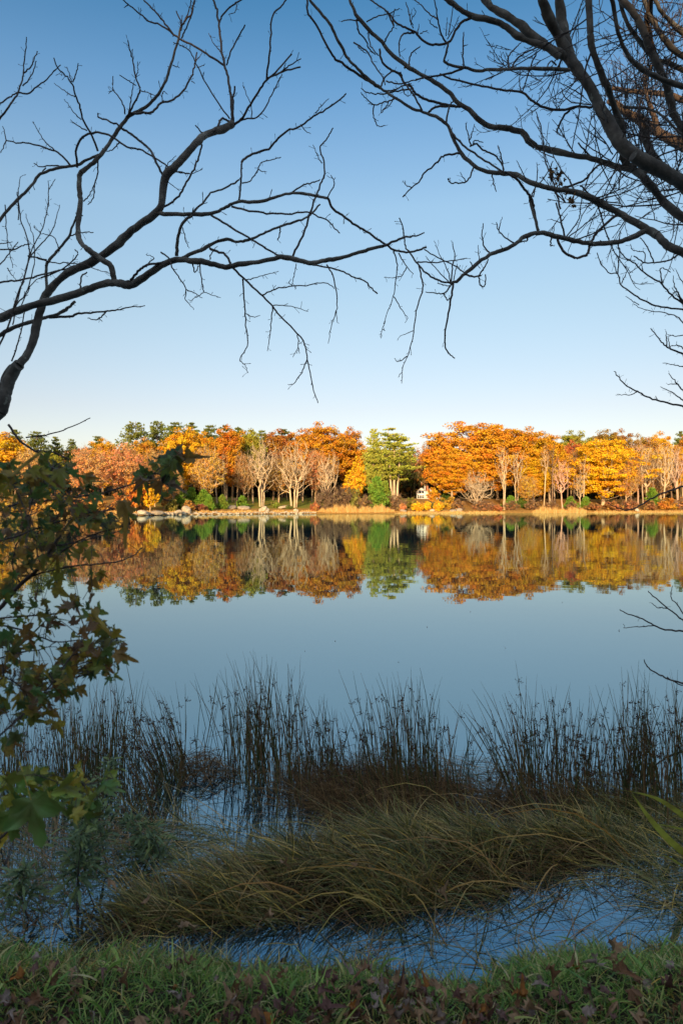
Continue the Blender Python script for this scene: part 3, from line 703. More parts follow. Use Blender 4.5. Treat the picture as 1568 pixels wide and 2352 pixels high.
for x, t, s, zs, lab in [
 (428, 1.4, .95, 1.2, 'upright tan boulder among the shore stones left of the lawn'),
 (408, .2, 1.0, .6, 'whitest large boulder at the water left of the lawn'),
 (330, .3, 1.1, .5, 'broad flat pale rock under the little orange tree'),
 (360, .3, 1.2, .5, 'long pale rock under the little yellow shore tree'),
 (606, 2.2, 1.1, .85, 'large rounded boulder on the lawn edge below the left bare tree'),
 (679, 1.2, .62, 1.0, 'small bright upright stone below the three stemmed bare tree'),
 (560, 8, 1.5, .4, 'flat grey ledge of rock on the slope of the lawn'),
 (528, 10, 1.5, .4, 'low flat ledge beside the little fir on the lawn'),
 (650, 11, 1.3, .4, 'low stones line on the lawn left of the three stemmed bare tree'),
 (926, 1.2, .8, .5, 'pale rock by the small bright red bush'),
 (992, 2.0, .7, .7, 'pale boulder between the golden bushes below the white house'),
 (1040, 2.0, .9, .4, 'low pale rock right of the rounded golden bush'),
 (1054, 2.4, .9, .6, 'grey boulder left of the sprawling bare tree'),
 (1462, .6, .7, 1.1, 'lone white stone at the water under the right end of the far shore')]:
    rock(x, t, s, zs, lab, 'boulders on the far shore', int(x))

# dark post at the lawn edge
def box(b, x0, x1, y0, y1, z0, z1):
    v = [(x, y, z) for z in (z0, z1) for y in (y0, y1) for x in (x0, x1)]
    b.add(v, [(0, 1, 3, 2), (4, 6, 7, 5), (0, 4, 5, 1), (2, 3, 7, 6), (0, 2, 6, 4), (1, 5, 7, 3)])
Yp = float(shoreY(540))+10; Xp = (541-CX)/FPX*Yp; zp = float(ground_z(Xp, Yp))
n = NT('dark_wood'); M['darkwood'] = n.pbr(n.ramp(n.noise(6, 4, .6, n.coord()), [(.3, (.02, .014, .01)), (.7, (.06, .04, .025))]), .8)
e = thing('bird_feeder_post', (Xp, Yp, zp), 'dark wooden post with a small crossboard at the lawn edge', 'post')
b = MB(); box(b, -.13, .13, -.13, .13, -.4, 2.1); b.link('post', M['darkwood'], e)
b = MB(); box(b, -.75, .75, -.2, .2, 2.1, 2.22); box(b, -.5, .5, -.16, .16, 2.22, 2.55); b.link('crossboard', M['darkwood'], e)

# ------------------------------------------------ the white house among the trees
def mk_white():
    n = NT('white_clapboard'); co = n.coord(); z = n.n('SeparateXYZ', {0: co}).outputs[2]
    wv = n.n('Math', {0: n.n('Math', {0: z, 1: 6.5}, operation='MULTIPLY').outputs[0]}, operation='FRACT').outputs[0]
    c = n.ramp(n.noise(1.5, 4, .6, co), [(.3, (.72, .7, .66)), (.7, (.82, .8, .77))])
    return n.pbr(c, .6, wv, .6, .03, .3)
M['white'] = mk_white()
n = NT('grey_shingle'); M['shingle'] = n.pbr(n.ramp(n.noise(4, 4, .7, n.coord()), [(.3, (.42, .39, .36)), (.7, (.62, .58, .54))]), .9)  # grey shingle lightened, sun glare on the roof put into its colour
n = NT('window_glass'); M['glass'] = n.pbr((.02, .022, .025), .08, spec=.6)
n = NT('chimney_brick'); M['brick'] = n.pbr(n.ramp(n.noise(5, 4, .7, n.coord()), [(.3, (.25, .09, .05)), (.7, (.4, .17, .1))]), .9)
Yh = 226.; xh = 968.; Xh = (xh-CX)/FPX*Yh
zh = HC-(1148.5-HY)/FPX*Yh
house = thing('white_house', (Xh, Yh, zh), 'white clapboard house with two gables half hidden under the orange tree', 'house')
house.rotation_euler.z = R(-12); house.scale = (.76, .76, .76)
def gable_front(b, x0, x1, y, z1, z2, depth):
    xm = (x0+x1)/2
    v = [(x0, y, -1.5), (x1, y, -1.5), (x1, y, z1), (xm, y, z2), (x0, y, z1)]
    v += [(a, depth, c) for a, _, c in v]
    b.add(v, [(0, 1, 2, 4), (5, 9, 7, 6), (0, 5, 6, 1), (1, 6, 7, 2), (4, 9, 5, 0)], [(4, 2, 3), (9, 8, 7)])
def gable_roof(b, x0, x1, y0, y1, z1, z2, o=.35, th=.16):
    xm = (x0+x1)/2; sl = (z2-z1)/(xm-x0)
    for s, xe in ((-1, x0-o), (1, x1+o)):
        ze = z1-o*sl
        v = [(xe, y0, ze), (xm, y0, z2), (xm, y1, z2), (xe, y1, ze)]
        v = [(a, b_, c+.02) for a, b_, c in v]+[(a, b_, c+.02+th) for a, b_, c in v]
        b.add(v, [(0, 1, 2, 3), (4, 7, 6, 5), (0, 4, 5, 1), (1, 5, 6, 2), (2, 6, 7, 3), (3, 7, 4, 0)])
b = MB(); gable_front(b, -2.2, 1.9, 0, 3.6, 5.3, 9); gable_front(b, 1.9, 4.6, 1.2, 3.4, 4.9, 8.9); box(b, 4.6, 6.6, .9, 7, -1.5, 1.0); b.link('wall', M['white'], house)
b = MB(); gable_roof(b, -2.2, 1.9, -.4, 9.4, 3.6, 5.3); gable_roof(b, 1.9, 4.6, .8, 9.3, 3.4, 4.9)
rf = b.link('roof', M['shingle'], house)
b = MB(); box(b, 1.6, 2.5, 4.2, 5.0, 3.4, 6.1); box(b, 1.5, 2.6, 4.1, 5.1, 6.1, 6.3); b.link('chimney', M['brick'], rf)
b = MB(); box(b, .9, 1.2, 3.2, 3.5, 4.2, 6.2); b.link('vent_pipe', M['white'], rf)
b = MB(); box(b, -1.9, 1.2, -.9, 0, -1.4, .75); box(b, -1.9, 1.2, -.9, 0, 2.05, 2.3); bay = b.link('bay_window', M['white'], house)
for k in range(5):
    bb = MB(); box(bb, -1.9+k*.73, -1.72+k*.73, -.9, -.02, .75, 2.05); bb.link('mullion', M['white'], bay)
    if k < 4: bb = MB(); box(bb, -1.72+k*.73, -1.17+k*.73, -.8, -.7, .75, 2.05); bb.link('pane', M['glass'], bay)
for x0 in (-1.1, .2):
    b = MB(); box(b, x0-.1, x0+.8, -.06, 0, 2.75, 2.85); box(b, x0-.1, x0+.8, -.06, 0, 3.95, 4.05); box(b, x0-.1, x0, -.06, 0, 2.85, 3.95); box(b, x0+.7, x0+.8, -.06, 0, 2.85, 3.95)
    wdw = b.link('window', M['white'], house)
    b = MB(); box(b, x0, x0+.7, -.03, -.01, 2.85, 3.95); b.link('pane', M['glass'], wdw)
b = MB(); box(b, 4.7, 6.9, .3, 7, 2.6, 2.8); pr = b.link('porch_roof', M['shingle'], house)
for k in range(4):
    b = MB(); box(b, 4.75+k*.64, 4.93+k*.64, .5, .7, 1.0, 2.6); b.link('post', M['white'], house)
b = MB(); box(b, 4.8, 6.6, 3.2, 3.4, 1.0, 2.6); b.link('porch_window', M['glass'], house)
# ================================================================ THE NEAR WATER'S EDGE
def gpt(x, y, z=0.0):
    "ground point seen at x, y on the level z"
    Y = (HC-z)*FPX/(y-HY); return np.array(((x-CX)/FPX*Y, Y, z))
# ---- rushes, one object per clump
def rush_clump(x0, x1, ybase, ytop, n_, lean, label, spread=.18, seeds=.45, dark=1.0, depth=.22, seed=0):
    rg = np.random.default_rng(int(x0*3+ybase)+seed)
    c = gpt((x0+x1)/2, ybase); e = thing('rush_clump', c, label, 'rushes', 'rush clumps standing in the shallows')
    hw = (x1-x0)/2/FPX*c[1]
    hmax = HC-(ytop-HY)/FPX*c[1]
    bx = rg.uniform(-1, 1, n_)*hw; by = rg.normal(size=n_)*depth
    n_ = max(int(n_*.74), min(n_, 14)); bx, by = bx[:n_], by[:n_]; L = hmax*np.clip(rg.normal(.66, .2, n_)+.3*(rg.random(n_) < .1), .2, 1.02)
    dx = rg.normal(size=n_)*spread+lean*rg.uniform(.5, 1.3, n_)+bx/hw*.07; dy = rg.normal(size=n_)*spread*.8
    t = np.linspace(0, 1, 6)[None, :, None]
    D = np.stack([dx, dy, np.ones(n_)], -1)*L[:, None]
    bend = np.stack([rg.normal(size=n_)*.07+lean*.25, rg.normal(size=n_)*.05, -np.abs(rg.normal(size=n_))*.05], -1)*L[:, None]
    P = np.stack([bx, by, np.full(n_, -.06)], -1)[:, None]+D[:, None]*t+bend[:, None]*t**2.3
    br = rg.random(n_) < .07                      # snapped stems fold over
    k = np.where(br)[0]
    for i in k:
        f = rg.integers(2, 4); s = rg.normal()*.6+.5*np.sign(lean+1e-3)
        for j in range(f+1, 6): P[i, j] = P[i, f]+np.array([s, rg.normal()*.2, -.35])*L[i]*(j-f)*.13
    r = .0023*rg.uniform(.75, 1.35, (n_, 1))*np.array([1.05, 1, .95, .85, .65, .22])
    b = MB(); b.tubes(P, r, 3); b.link('stems', M['rush'], e)
    # brown flower heads, small loose sprays on the side of the stem
    m = np.where(rg.random(n_) < seeds)[0]
    if len(m):
        f = rg.uniform(.62, .86, len(m))*5; j = f.astype(int); u = (f-j)[:, None]
        H = P[m, j]*(1-u)+P[m, np.minimum(j+1, 5)]*u
        q = 9; side = np.sign(rg.normal(size=len(m)))[:, None]
        B = np.repeat(H, q, 0); d = unit(rg.normal(size=(len(B), 3))*.8+np.repeat(np.concatenate([side*.7, side*0, side*0+.4], 1), q, 0))
        l = rg.uniform(.006, .034, (len(B), 1)); E = B+d*l
        b = MB(); b.tubes(np.stack([B, E], 1), np.full((len(B), 2), .0007), 3)
        s = rg.uniform(.0022, .0042, (len(B), 1)); U = unit(rg.normal(size=(len(B), 3))); V = unit(np.cross(U, rg.normal(size=(len(B), 3)))); W = np.cross(U, V)
        vv = np.stack([E+U*s, E+V*s, E-U*s, E-V*s, E+W*s*1.4, E-W*s*1.4], 1); o_ = np.arange(len(B))[:, None]*6
        tri = np.array([(0, 1, 4), (1, 2, 4), (2, 3, 4), (3, 0, 4), (1, 0, 5), (2, 1, 5), (3, 2, 5), (0, 3, 5)])
        b.add(vv, None, (o_[:, :, None]+tri[None]).reshape(-1, 3)); b.link('seed_heads', M['seed'], e)
    return e
RC = [ # x0, x1, y base, y top, stems, lean, spread, seeds, depth, label
 (-30, 75, 1792, 1590, 130, .03, .09, .3, .25, 'dark rush clump at the left edge behind the maple leaves'),
 (100, 200, 1800, 1570, 190, -.02, .08, .25, .28, 'dense upright dark rush clump right of the left edge clump'),
 (185, 268, 1806, 1545, 230, .0, .06, .25, .25, 'densest upright dark rush clump beside the left leaning clump'),
 (345, 432, 1795, 1560, 190, -.3, .13, .7, .2, 'rush clump leaning left with brown seed sprays, next to the brown thatch'),
 (300, 400, 1850, 1660, 70, -.3, .15, .5, .2, 'lower left leaning rushes in front of the seedy leaning clump'),
 (300, 330, 1760, 1480, 10, -.1, .1, .4, .1, 'few tall thin rush stems left of the leaning clump'),
 (440, 520, 1735, 1500, 18, -.05, .28, .3, .2, 'sparse bent rush stems crossing over open water beside the brown thatch'),
 (525, 600, 1752, 1500, 105, -.02, .08, .3, .2, 'upright rush clump at the right side of the little inlet'),
 (590, 690, 1770, 1465, 150, -.1, .1, .35, .22, 'tallest middle rush clump leaning slightly left'),
 (690, 760, 1790, 1570, 85, -.05, .12, .6, .2, 'thin rush clump with brown sprays right of the tallest middle clump'),
 (760, 850, 1812, 1600, 95, -.12, .16, .7, .25, 'low tangled rush clump in the middle above the laid sedge'),
 (850, 930, 1800, 1545, 100, -.08, .12, .5, .22, 'rush clump right of the low tangled one'),
 (905, 1000, 1800, 1500, 130, -.05, .08, .55, .22, 'upright rush clump with tall thin tips right of the middle'),
 (985, 1050, 1812, 1590, 55, -.08, .14, .4, .2, 'thin rush clump left of the open gap'),
 (1050, 1130, 1790, 1640, 26, .05, .34, .3, .2, 'few crossing rush stems in the open gap'),
 (1165, 1230, 1815, 1560, 95, -.22, .12, .5, .2, 'rush clump fanning left beside the open gap'),
 (1215, 1290, 1812, 1560, 105, -.04, .1, .7, .22, 'seedy upright rush clump right of the fanning clump'),
 (1205, 1240, 1790, 1490, 5, .09, .05, .8, .1, 'single tall rush stalks topped with a brown tuft'),
 (1285, 1370, 1815, 1560, 100, .0, .1, .7, .22, 'rush clump with many brown sprays in the right half'),
 (1365, 1440, 1820, 1590, 105, -.02, .1, .6, .22, 'dense rush clump second from the right edge'),
 (1430, 1510, 1825, 1530, 140, .0, .1, .55, .22, 'tall dense rush clump near the right edge'),
 (1500, 1610, 1830, 1520, 160, -.02, .1, .5, .25, 'rush clump cut by the right edge of the view'),
 (1600, 1760, 1830, 1540, 170, -.02, .1, .5, .25, 'rush clump beyond the right edge clump'),
 (1750, 1950, 1830, 1560, 150, .02, .1, .5, .25, 'outermost rush clump on the right, past the iris'),
 (-230, -40, 1795, 1580, 170, .0, .1, .4, .25, 'outermost rush clump on the left, behind the saplings'),
]
for x0, x1, yb, yt, n_, ln, sp, sd_, dp, lab in RC: rush_clump(x0, x1, yb, yt, n_, ln, lab, sp, sd_, 1, dp)

# ---- mud and thatch under the laid sedge: a low bank standing out of the water
poly = np.array([(215, 2160), (450, 2130), (560, 2118), (760, 2100), (960, 2085), (1120, 2062), (1260, 2020), (1420, 1975), (1490, 1935), (1360, 1915), (1150, 1915), (900, 1925), (720, 1955), (560, 2000), (420, 2050), (260, 2110)], float)
pg = np.array([gpt(x, y)[:2] for x, y in poly])
def in_poly(X, Y, pg):
    ins = np.zeros(np.shape(X), bool); j = len(pg)-1
    for i in range(len(pg)):
        xi, yi = pg[i]; xj, yj = pg[j]
        c = ((yi > Y) != (yj > Y)) & (X < (xj-xi)*(Y-yi)/(yj-yi+1e-12)+xi); ins ^= c; j = i
    return ins
def edge_dist(X, Y, pg):
    d = np.full(np.shape(X), 9.)
    for i in range(len(pg)):
        a, b_ = pg[i-1], pg[i]; ab = b_-a; t = np.clip(((X-a[0])*ab[0]+(Y-a[1])*ab[1])/(ab@ab), 0, 1)
        d = np.minimum(d, np.hypot(X-a[0]-t*ab[0], Y-a[1]-t*ab[1]))
    return d
def mound_z(X, Y):
    d = edge_dist(X, Y, pg)*np.where(in_poly(X, Y, pg), 1, -1)
    return np.clip(-.03+d*.5, -.3, .07)+.022*wob(X, Y, 9, 6)
mat_n = NT('thatch'); mco = mat_n.coord()
M['thatch'] = mat_n.pbr(mat_n.ramp(mat_n.noise(30, 5, .7, mco), [(.3, (.012, .011, .006)), (.6, (.04, .032, .015)), (.8, (.07, .055, .03))]), .95, mat_n.noise(60, 4, .7, mco), .8, .02, .05)
o = grid(np.arange(-1.7, 1.95, .05), np.arange(2.3, 4.1, .05), mound_z, 'mud_bank', M['thatch']); tag(o, None, None, kind='structure')

# ---- laid sedge blades
M['dead'] = isl_mat('dead_thatch', [(0, (.04, .025, .012)), (.5, (.1, .055, .024)), (.85, (.17, .09, .04)), (1, (.28, .18, .09))], .8, .05, .1)
def blades(rg, B, L, d0, droop, wid, segs=6, lift=None):
    "arching blades from base points B, first direction d0, pulled over by droop"
    n_ = len(B); t = np.linspace(0, 1, segs)[None, :, None]
    P = B[:, None]+(d0*L[:, None])[:, None]*t+(droop*L[:, None])[:, None]*t**2.2
    sd_ = unit(np.cross(d0, np.array([0, 0, 1.]))+rg.normal(size=(n_, 3))*.35)
    w_ = wid[:, None]*np.array([.75, 1, .95, .8, .5, .08])[None]
    return P, w_, sd_
rg = np.random.default_rng(21)
b = MB()
def in_mound(n_):
    bx = rg.uniform(pg[:, 0].min(), pg[:, 0].max(), n_*6); by = rg.uniform(pg[:, 1].min(), pg[:, 1].max(), n_*6)
    k = in_poly(bx, by, pg); return bx[k][:n_], by[k][:n_]
def lay(bx, by, L, ang, el, dr, wd):
    n_ = len(bx); B = np.stack([bx, by, np.maximum(mound_z(bx, by), -.01)], -1)
    az = np.stack([np.cos(ang), np.sin(ang)], -1)
    d0 = np.stack([az[:, 0]*np.cos(el), az[:, 1]*np.cos(el), np.sin(el)], -1)
    droop = np.stack([az[:, 0]*.2, az[:, 1]*.2-.04, -np.sin(el)*dr], -1)+rg.normal(size=(n_, 3))*.07
    P, w_, sd_ = blades(rg, B, L, d0, droop, wd)
    k = np.where(rg.random(n_) < .12)[0]                 # kinked and broken over
    for i in k:
        f = int(rg.integers(2, 5)); q = np.array([rg.normal()*.5-.3, rg.normal()*.4, -.5])*L[i]*.22
        for j in range(f+1, 6): P[i, j] = P[i, f]+q*(j-f)
    P[..., 2] = np.maximum(P[..., 2], .004); b.ribbons(P, w_, sd_)
# flattened dead tangle underneath, darker material imitating the shade in the gaps
bx, by = in_mound(4200); n_ = len(bx)
lay(bx, by, rg.uniform(.1, .34, n_), R(180)+rg.normal(size=n_)*1.1, np.clip(rg.normal(.35, .3, n_), .02, 1.2), rg.uniform(.3, 1., n_), rg.uniform(.0009, .002, n_))
o = b.link('dead_sedge', M['dead']); tag(o, 'dark flattened dead blades under the laid sedge', 'sedge', kind='stuff'); b = MB()
# tussocks, each with a lean of its own
tx, ty = in_mound(98)
for x, y in zip(tx, ty):
    m = int(rg.integers(35, 95)); s_ = rg.uniform(.03, .085); a0 = R(180)-.1+rg.normal()*.45; e0 = np.clip(rg.normal(.66, .24), .2, 1.2); l0 = rg.uniform(.25, .46)*np.interp(x, [-.9, .1, .5, 1.2], [.58, .8, .76, .6])
    lay(x+rg.normal(size=m)*s_*1.4, y+rg.normal(size=m)*s_, l0*rg.uniform(.45, 1.15, m), a0+rg.normal(size=m)*.3, np.clip(e0+rg.normal(size=m)*.2, .05, 1.45), rg.uniform(.05, .6, m), rg.uniform(.0011, .0028, m))
# small upright tufts
bx, by = in_mound(60)
for x, y in zip(bx, by):
    m = 14; lay(x+rg.normal(size=m)*.02, y+rg.normal(size=m)*.02, rg.uniform(.12, .34, m), rg.uniform(0, 6.28, m), np.clip(rg.normal(1.2, .2, m), .4, 1.5), rg.uniform(0, .4, m), rg.uniform(.001, .002, m))
o = b.link('laid_sedge', M['sedge']); tag(o, 'mound of tangled olive and straw sedge blades laid over to the left', 'sedge', kind='stuff')
# looser sedge and dead stems: right-hand side, left-hand side and the far rim among the rushes
def loose(name, pl, n_, Lr, elm, angm, mat, label, wid=(.001, .0022), seed=1, zmax=.02, angs=.7, cat='sedge'):
    rg = np.random.default_rng(seed); q = np.array([gpt(x, y)[:2] for x, y in pl])
    bx = rg.uniform(q[:, 0].min(), q[:, 0].max(), n_*5); by = rg.uniform(q[:, 1].min(), q[:, 1].max(), n_*5)
    k = in_poly(bx, by, q); bx, by = bx[k][:n_], by[k][:n_]; n_ = len(bx)
    B = np.stack([bx, by, np.full(n_, -.02)], -1); L = rg.uniform(*Lr, n_); ang = angm+rg.normal(size=n_)*angs
    el = np.clip(rg.normal(elm, .35, n_), .02, 1.45); az = np.stack([np.cos(ang), np.sin(ang)], -1)
    d0 = np.stack([az[:, 0]*np.cos(el), az[:, 1]*np.cos(el), np.sin(el)], -1)
    droop = np.stack([az[:, 0]*.2, az[:, 1]*.2, -np.sin(el)*rg.uniform(.2, 1.0, n_)], -1)
    P, w_, sd_ = blades(rg, B, L, d0, droop, rg.uniform(*wid, n_)); P[..., 2] = np.maximum(P[..., 2], .003)
    b = MB(); b.ribbons(P, w_, sd_); o = b.link(name, mat); tag(o, label, cat, kind='stuff')
loose('marsh_grass', [(1330, 1840), (1900, 1830), (2100, 2040), (1560, 2140), (1500, 2040), (1400, 1975)], 2600, (.18, .42), .6, R(165), M['sedge'], 'tangled thin marsh grass at the right side above the dark pool', seed=31)
loose('marsh_grass', [(690, 1800), (900, 1770), (1120, 1815), (1500, 1820), (1480, 1870), (1100, 1895), (760, 1915)], 4200, (.16, .42), .85, R(165), M['dead'], 'short brown grass at the foot of the middle and right rushes', seed=32, wid=(.0008, .0018))
loose('dead_grass', [(640, 1775), (860, 1760), (1060, 1800), (1050, 1860), (800, 1880), (640, 1860)], 800, (.15, .4), 1.05, R(170), M['dead'], 'red brown dead grass tangled among the middle rushes', seed=39, angs=1.2)
loose('marsh_grass', [(-60, 1900), (330, 1880), (420, 1990), (200, 2060), (140, 2160), (-80, 2170)], 800, (.2, .5), .6, R(150), M['rush'], 'dark thin marsh grass over the water at the lower left', seed=33)
loose('marsh_grass', [(330, 1880), (560, 1900), (560, 1960), (400, 1990)], 260, (.25, .55), .35, R(190), M['sedge'], 'sparse grey blades lying across the little inlet', seed=36)
loose('floating_stems', [(640, 2125), (980, 2100), (1240, 2030), (1560, 2020), (1560, 2140), (1300, 2190), (1030, 2235), (800, 2200)], 240, (.12, .45), .25, R(120), M['rush'], 'dead bent stems standing and floating in the dark pool by the bank', wid=(.001, .002), seed=34, angs=1.6, cat='dead stems')
loose('floating_stems', [(440, 1770), (700, 1770), (700, 1900), (380, 1960), (380, 1860)], 150, (.1, .4), .1, R(170), M['rush'], 'broken stems floating flat in the little inlet', wid=(.0008, .0018), seed=35, angs=.9, cat='dead stems')
loose('floating_stems', [(1030, 1745), (1190, 1745), (1200, 1850), (1040, 1850)], 150, (.15, .45), .15, R(175), M['rush'], 'broken stems lying on the water in the gap between right rushes', wid=(.0009, .0018), seed=37, angs=.5, cat='dead stems')
loose('floating_stems', [(0, 2020), (200, 2010), (240, 2150), (0, 2160)], 140, (.1, .35), .3, R(150), M['rush'], 'dead stems over the water at the lower left corner', wid=(.0008, .0018), seed=38, angs=1.4, cat='dead stems')
# brown thatch heap beside the leaning rushes
c = gpt(458, 1778); rg = np.random.default_rng(44); n_ = 700; b = MB()
a = rg.uniform(0, 6.28, n_); rr = rg.random(n_)**.5*.17
B = np.stack([c[0]+np.cos(a)*rr*1.15, c[1]+np.sin(a)*rr*.8, .17*(1-(rr/.18)**2)*rg.uniform(.2, 1, n_)], -1)
an = rg.uniform(0, 6.28, n_); d0 = unit(np.stack([np.cos(an), np.sin(an), rg.normal(size=n_)*.3+.1], -1)); L = rg.uniform(.06, .22, n_)
P, w_, sd_ = blades(rg, B, L, d0, np.tile([0, 0, -.4], (n_, 1)), rg.uniform(.001, .0022, n_)); P[..., 2] = np.maximum(P[..., 2], .003); b.ribbons(P, w_, sd_)
o = b.link('thatch_heap', M['dead']); tag(o, 'brown heap of dead rush thatch beside the left leaning rushes', 'thatch heap')

# long single yellow blades arching over the mound
rg = np.random.default_rng(61); b = MB()
for x, y, dx, ln_ in [(960, 2075, -.9, .75), (1020, 2090, -.8, .7), (720, 2100, -.9, .6), (640, 2095, -.7, .6), (1180, 2050, -.9, .8), (1330, 2010, -.6, .8), (880, 1990, -.95, .7), (1240, 1940, -.9, .8), (1400, 1930, -.7, .75), (1120, 2075, -.3, .6), (870, 2110, -.25, .5), (760, 2120, .15, .45), (1060, 1900, -.9, .7), (590, 2060, -.9, .7), (1450, 1990, -.8, .9), (1500, 2090, -.9, .95), (820, 2100, -.12, .42), (1010, 2080, .1, .38), (700, 2110, -.2, .4), (540, 2120, .12, .34), (1150, 2050, -.15, .42), (925, 2095, .05, .45), (470, 2125, -.3, .4), (1290, 2010, -.2, .4), (600, 2040, -.5, .5), (1080, 1980, -.5, .5), (900, 2040, -.6, .5), (760, 2020, -.45, .45)]:
    B = gpt(x, y)[None]+[[0, 0, .04]]; az = unit(np.array([dx, rg.normal()*.25-.1, 0])); el = rg.uniform(.5, 1.0)
    d0 = (az*np.cos(el)+[0, 0, np.sin(el)])[None]
    P, w_, sd_ = blades(rg, B, np.array([ln_]), d0, (az*.25-[0, 0, np.sin(el)*.85])[None], np.array([.0032])); P[..., 2] = np.maximum(P[..., 2], .01); b.ribbons(P, w_, sd_)
M['yblade'] = isl_mat('yellow_blade', [(0, (.28, .2, .03)), (.5, (.34, .2, .05)), (1, (.3, .13, .03))], .5, .3)
o = b.link('sedge_blades', M['yblade']); tag(o, 'long single straw yellow blades arching over the laid sedge', 'sedge', kind='stuff')

# ---- bank turf
rg = np.random.default_rng(71); n_ = 52000
X = rg.uniform(-3., 3., n_); Y = bank_edge(X)+.05-rg.random(n_)**1.25*.95
z = ground_z(X, Y)
B = np.stack([X, Y, z-.005], -1); L = rg.uniform(.03, .085, n_)*(1+.4*wob(X, Y, 5, 9)); L = np.clip(L, .02, .14)
a = rg.uniform(0, 6.28, n_); el = np.clip(rg.normal(1.0, .3, n_), .2, 1.5)
d0 = np.stack([np.cos(a)*np.cos(el), np.sin(a)*np.cos(el), np.sin(el)], -1)
droop = np.stack([np.cos(a)*.25, np.sin(a)*.25, -rg.uniform(.1, .6, n_)], -1)
P, w_, sd_ = blades(rg, B, L, d0, droop, rg.uniform(.0011, .0026, n_)); b = MB(); pt = wob(X, Y, 4.5, 41)+rg.normal(size=n_)*.35 > .42
b.ribbons(P[pt], w_[pt], sd_[pt]); o = b.link('dry_grass', M['sedge']); tag(o, 'patches of dry straw brown grass in the near bank turf', 'grass', kind='stuff')
b = MB(); b.ribbons(P[~pt], w_[~pt], sd_[~pt])
o_f = MB(); n_ = 4400; X = rg.uniform(-3., 3., n_); Yf = bank_edge(X)+.03-np.abs(rg.normal(size=n_))*.05; Bf = np.stack([X, Yf, np.maximum(ground_z(X, Yf), -.01)], -1)
a = rg.uniform(0, 6.28, n_); el = np.clip(rg.normal(.95, .35, n_), .1, 1.5); d0 = np.stack([np.cos(a)*np.cos(el), np.sin(a)*np.cos(el), np.sin(el)], -1)
P2, w2, s2 = blades(rg, Bf, rg.uniform(.04, .15, n_), d0, np.stack([np.cos(a)*.3, np.sin(a)*.3, -rg.uniform(.1, .7, n_)], -1), rg.uniform(.0008, .0018, n_)); o_f.ribbons(P2, w2, s2)
o = o_f.link('dead_grass', M['sedge']); tag(o, 'pale straw grass fringe where the bank meets the pool', 'grass', kind='stuff')
# a few broad bright blades
n_ = 260; X = rg.uniform(-1.5, 1.5, n_); Y = bank_edge(X)-rg.random(n_)*.6; B = np.stack([X, Y, ground_z(X, Y)], -1)
a = rg.uniform(0, 6.28, n_); el = rg.normal(1.0, .25, n_); d0 = np.stack([np.cos(a)*np.cos(el), np.sin(a)*np.cos(el), np.sin(el)], -1)
P, w_, sd_ = blades(rg, B, rg.uniform(.07, .15, n_), d0, np.stack([np.cos(a)*.3, np.sin(a)*.3, -rg.uniform(.2, .6, n_)], -1), rg.uniform(.003, .006, n_)); b.ribbons(P, w_, sd_)
o = b.link('grass', M['grass']); tag(o, 'short dark green turf on the near bank', 'grass', kind='stuff')

# ---- maple leaves: a lobed outline, curled
def leaf_shape(rg, curl=1.0, n_sub=1, narrow=1.0):
    "one maple leaf, base of the blade at the origin, tip along +y, size 1"
    lob = [(-180, .16), (-158, .3), (-140, .42), (-128, .55), (-118, .42), (-100, .4), (-84, .62), (-72, .66), (-64, .86), (-56, .68), (-44, .56), (-28, .42), (-22, .62), (-14, .72), (-9, .86), (0, 1.08)]
    lob = lob+[(-a_, r_) for a_, r_ in lob[-2:0:-1]]
    a_ = np.radians([l[0] for l in lob]); r_ = np.array([l[1] for l in lob])*(1+rg.normal(size=len(lob))*.1)
    rim = np.stack([np.sin(a_)*r_*narrow, np.cos(a_)*r_+.12, 0*a_], -1)*.62
    mid = rim*.55+np.array([0, .03, 0]); V = np.concatenate([[[0, .03, 0]], mid, rim]); m = len(rim)
    cx, cy, tw = rg.normal()*.55*curl, rg.normal()*.5*curl-.3*curl, rg.normal()*.5*curl
    V[:, 2] = cx*np.abs(V[:, 0])**1.3+cy*V[:, 1]**2+tw*V[:, 0]*V[:, 1]+.05*np.sin(V[:, 0]*14+V[:, 1]*9)
    k = np.arange(m); k2 = (k+1) % m
    t = np.stack([np.zeros(m, int), 1+k, 1+k2], -1); q = np.stack([1+k, 1+m+k, 1+m+k2, 1+k2], -1)
    return V, q, t
def frame(d, up):
    y = unit(d); x = unit(np.cross(y, up)); return np.stack([x, y, np.cross(x, y)])
# fallen leaves, each one an object
n = NT('fallen_leaf'); oc = n.n('ObjectInfo').outputs['Color']; co = n.coord()
c = n.mix(n.n('MapRange', {0: n.noise(22, 4, .6, co), 1: .35, 2: .7}).outputs[0], oc, (.05, .025, .012))
M['fallen'] = n.pbr(c, .7, n.noise(60, 3, .6, co), .4, .004, .3, .15)
rg = np.random.default_rng(81); shapes = []
for k in range(9):
    V, q, t = leaf_shape(rg, 2.4, narrow=rg.uniform(.6, .95)); V[:, 2] += .09*np.sin(V[:, 0]*9+k)*np.sin(V[:, 1]*8+k*2); b = MB(); b.add(V*.068, q, t)
    tt = np.linspace(0, 1, 4)[:, None]; b.tubes(np.array([0, .002, 0])+tt*np.array([.004*k-.016, -.05, .006]), np.full(4, .0009), 3)
    me = b.mesh('fallen_leaf', True); me.materials.append(M['fallen']); shapes.append(me)
kinds = [((.17, .075, .035), 'dark brown maple leaf lying curled in the bank turf'), ((.27, .15, .08), 'tan brown maple leaf lying dry in the bank turf'),
         ((.27, .19, .165), 'pale greyish pink maple leaf turned underside up in the turf'), ((.3, .1, .015), 'orange maple leaf lying in the bank turf'), ((.12, .05, .045), 'purple brown maple leaf sunk in the bank turf')]
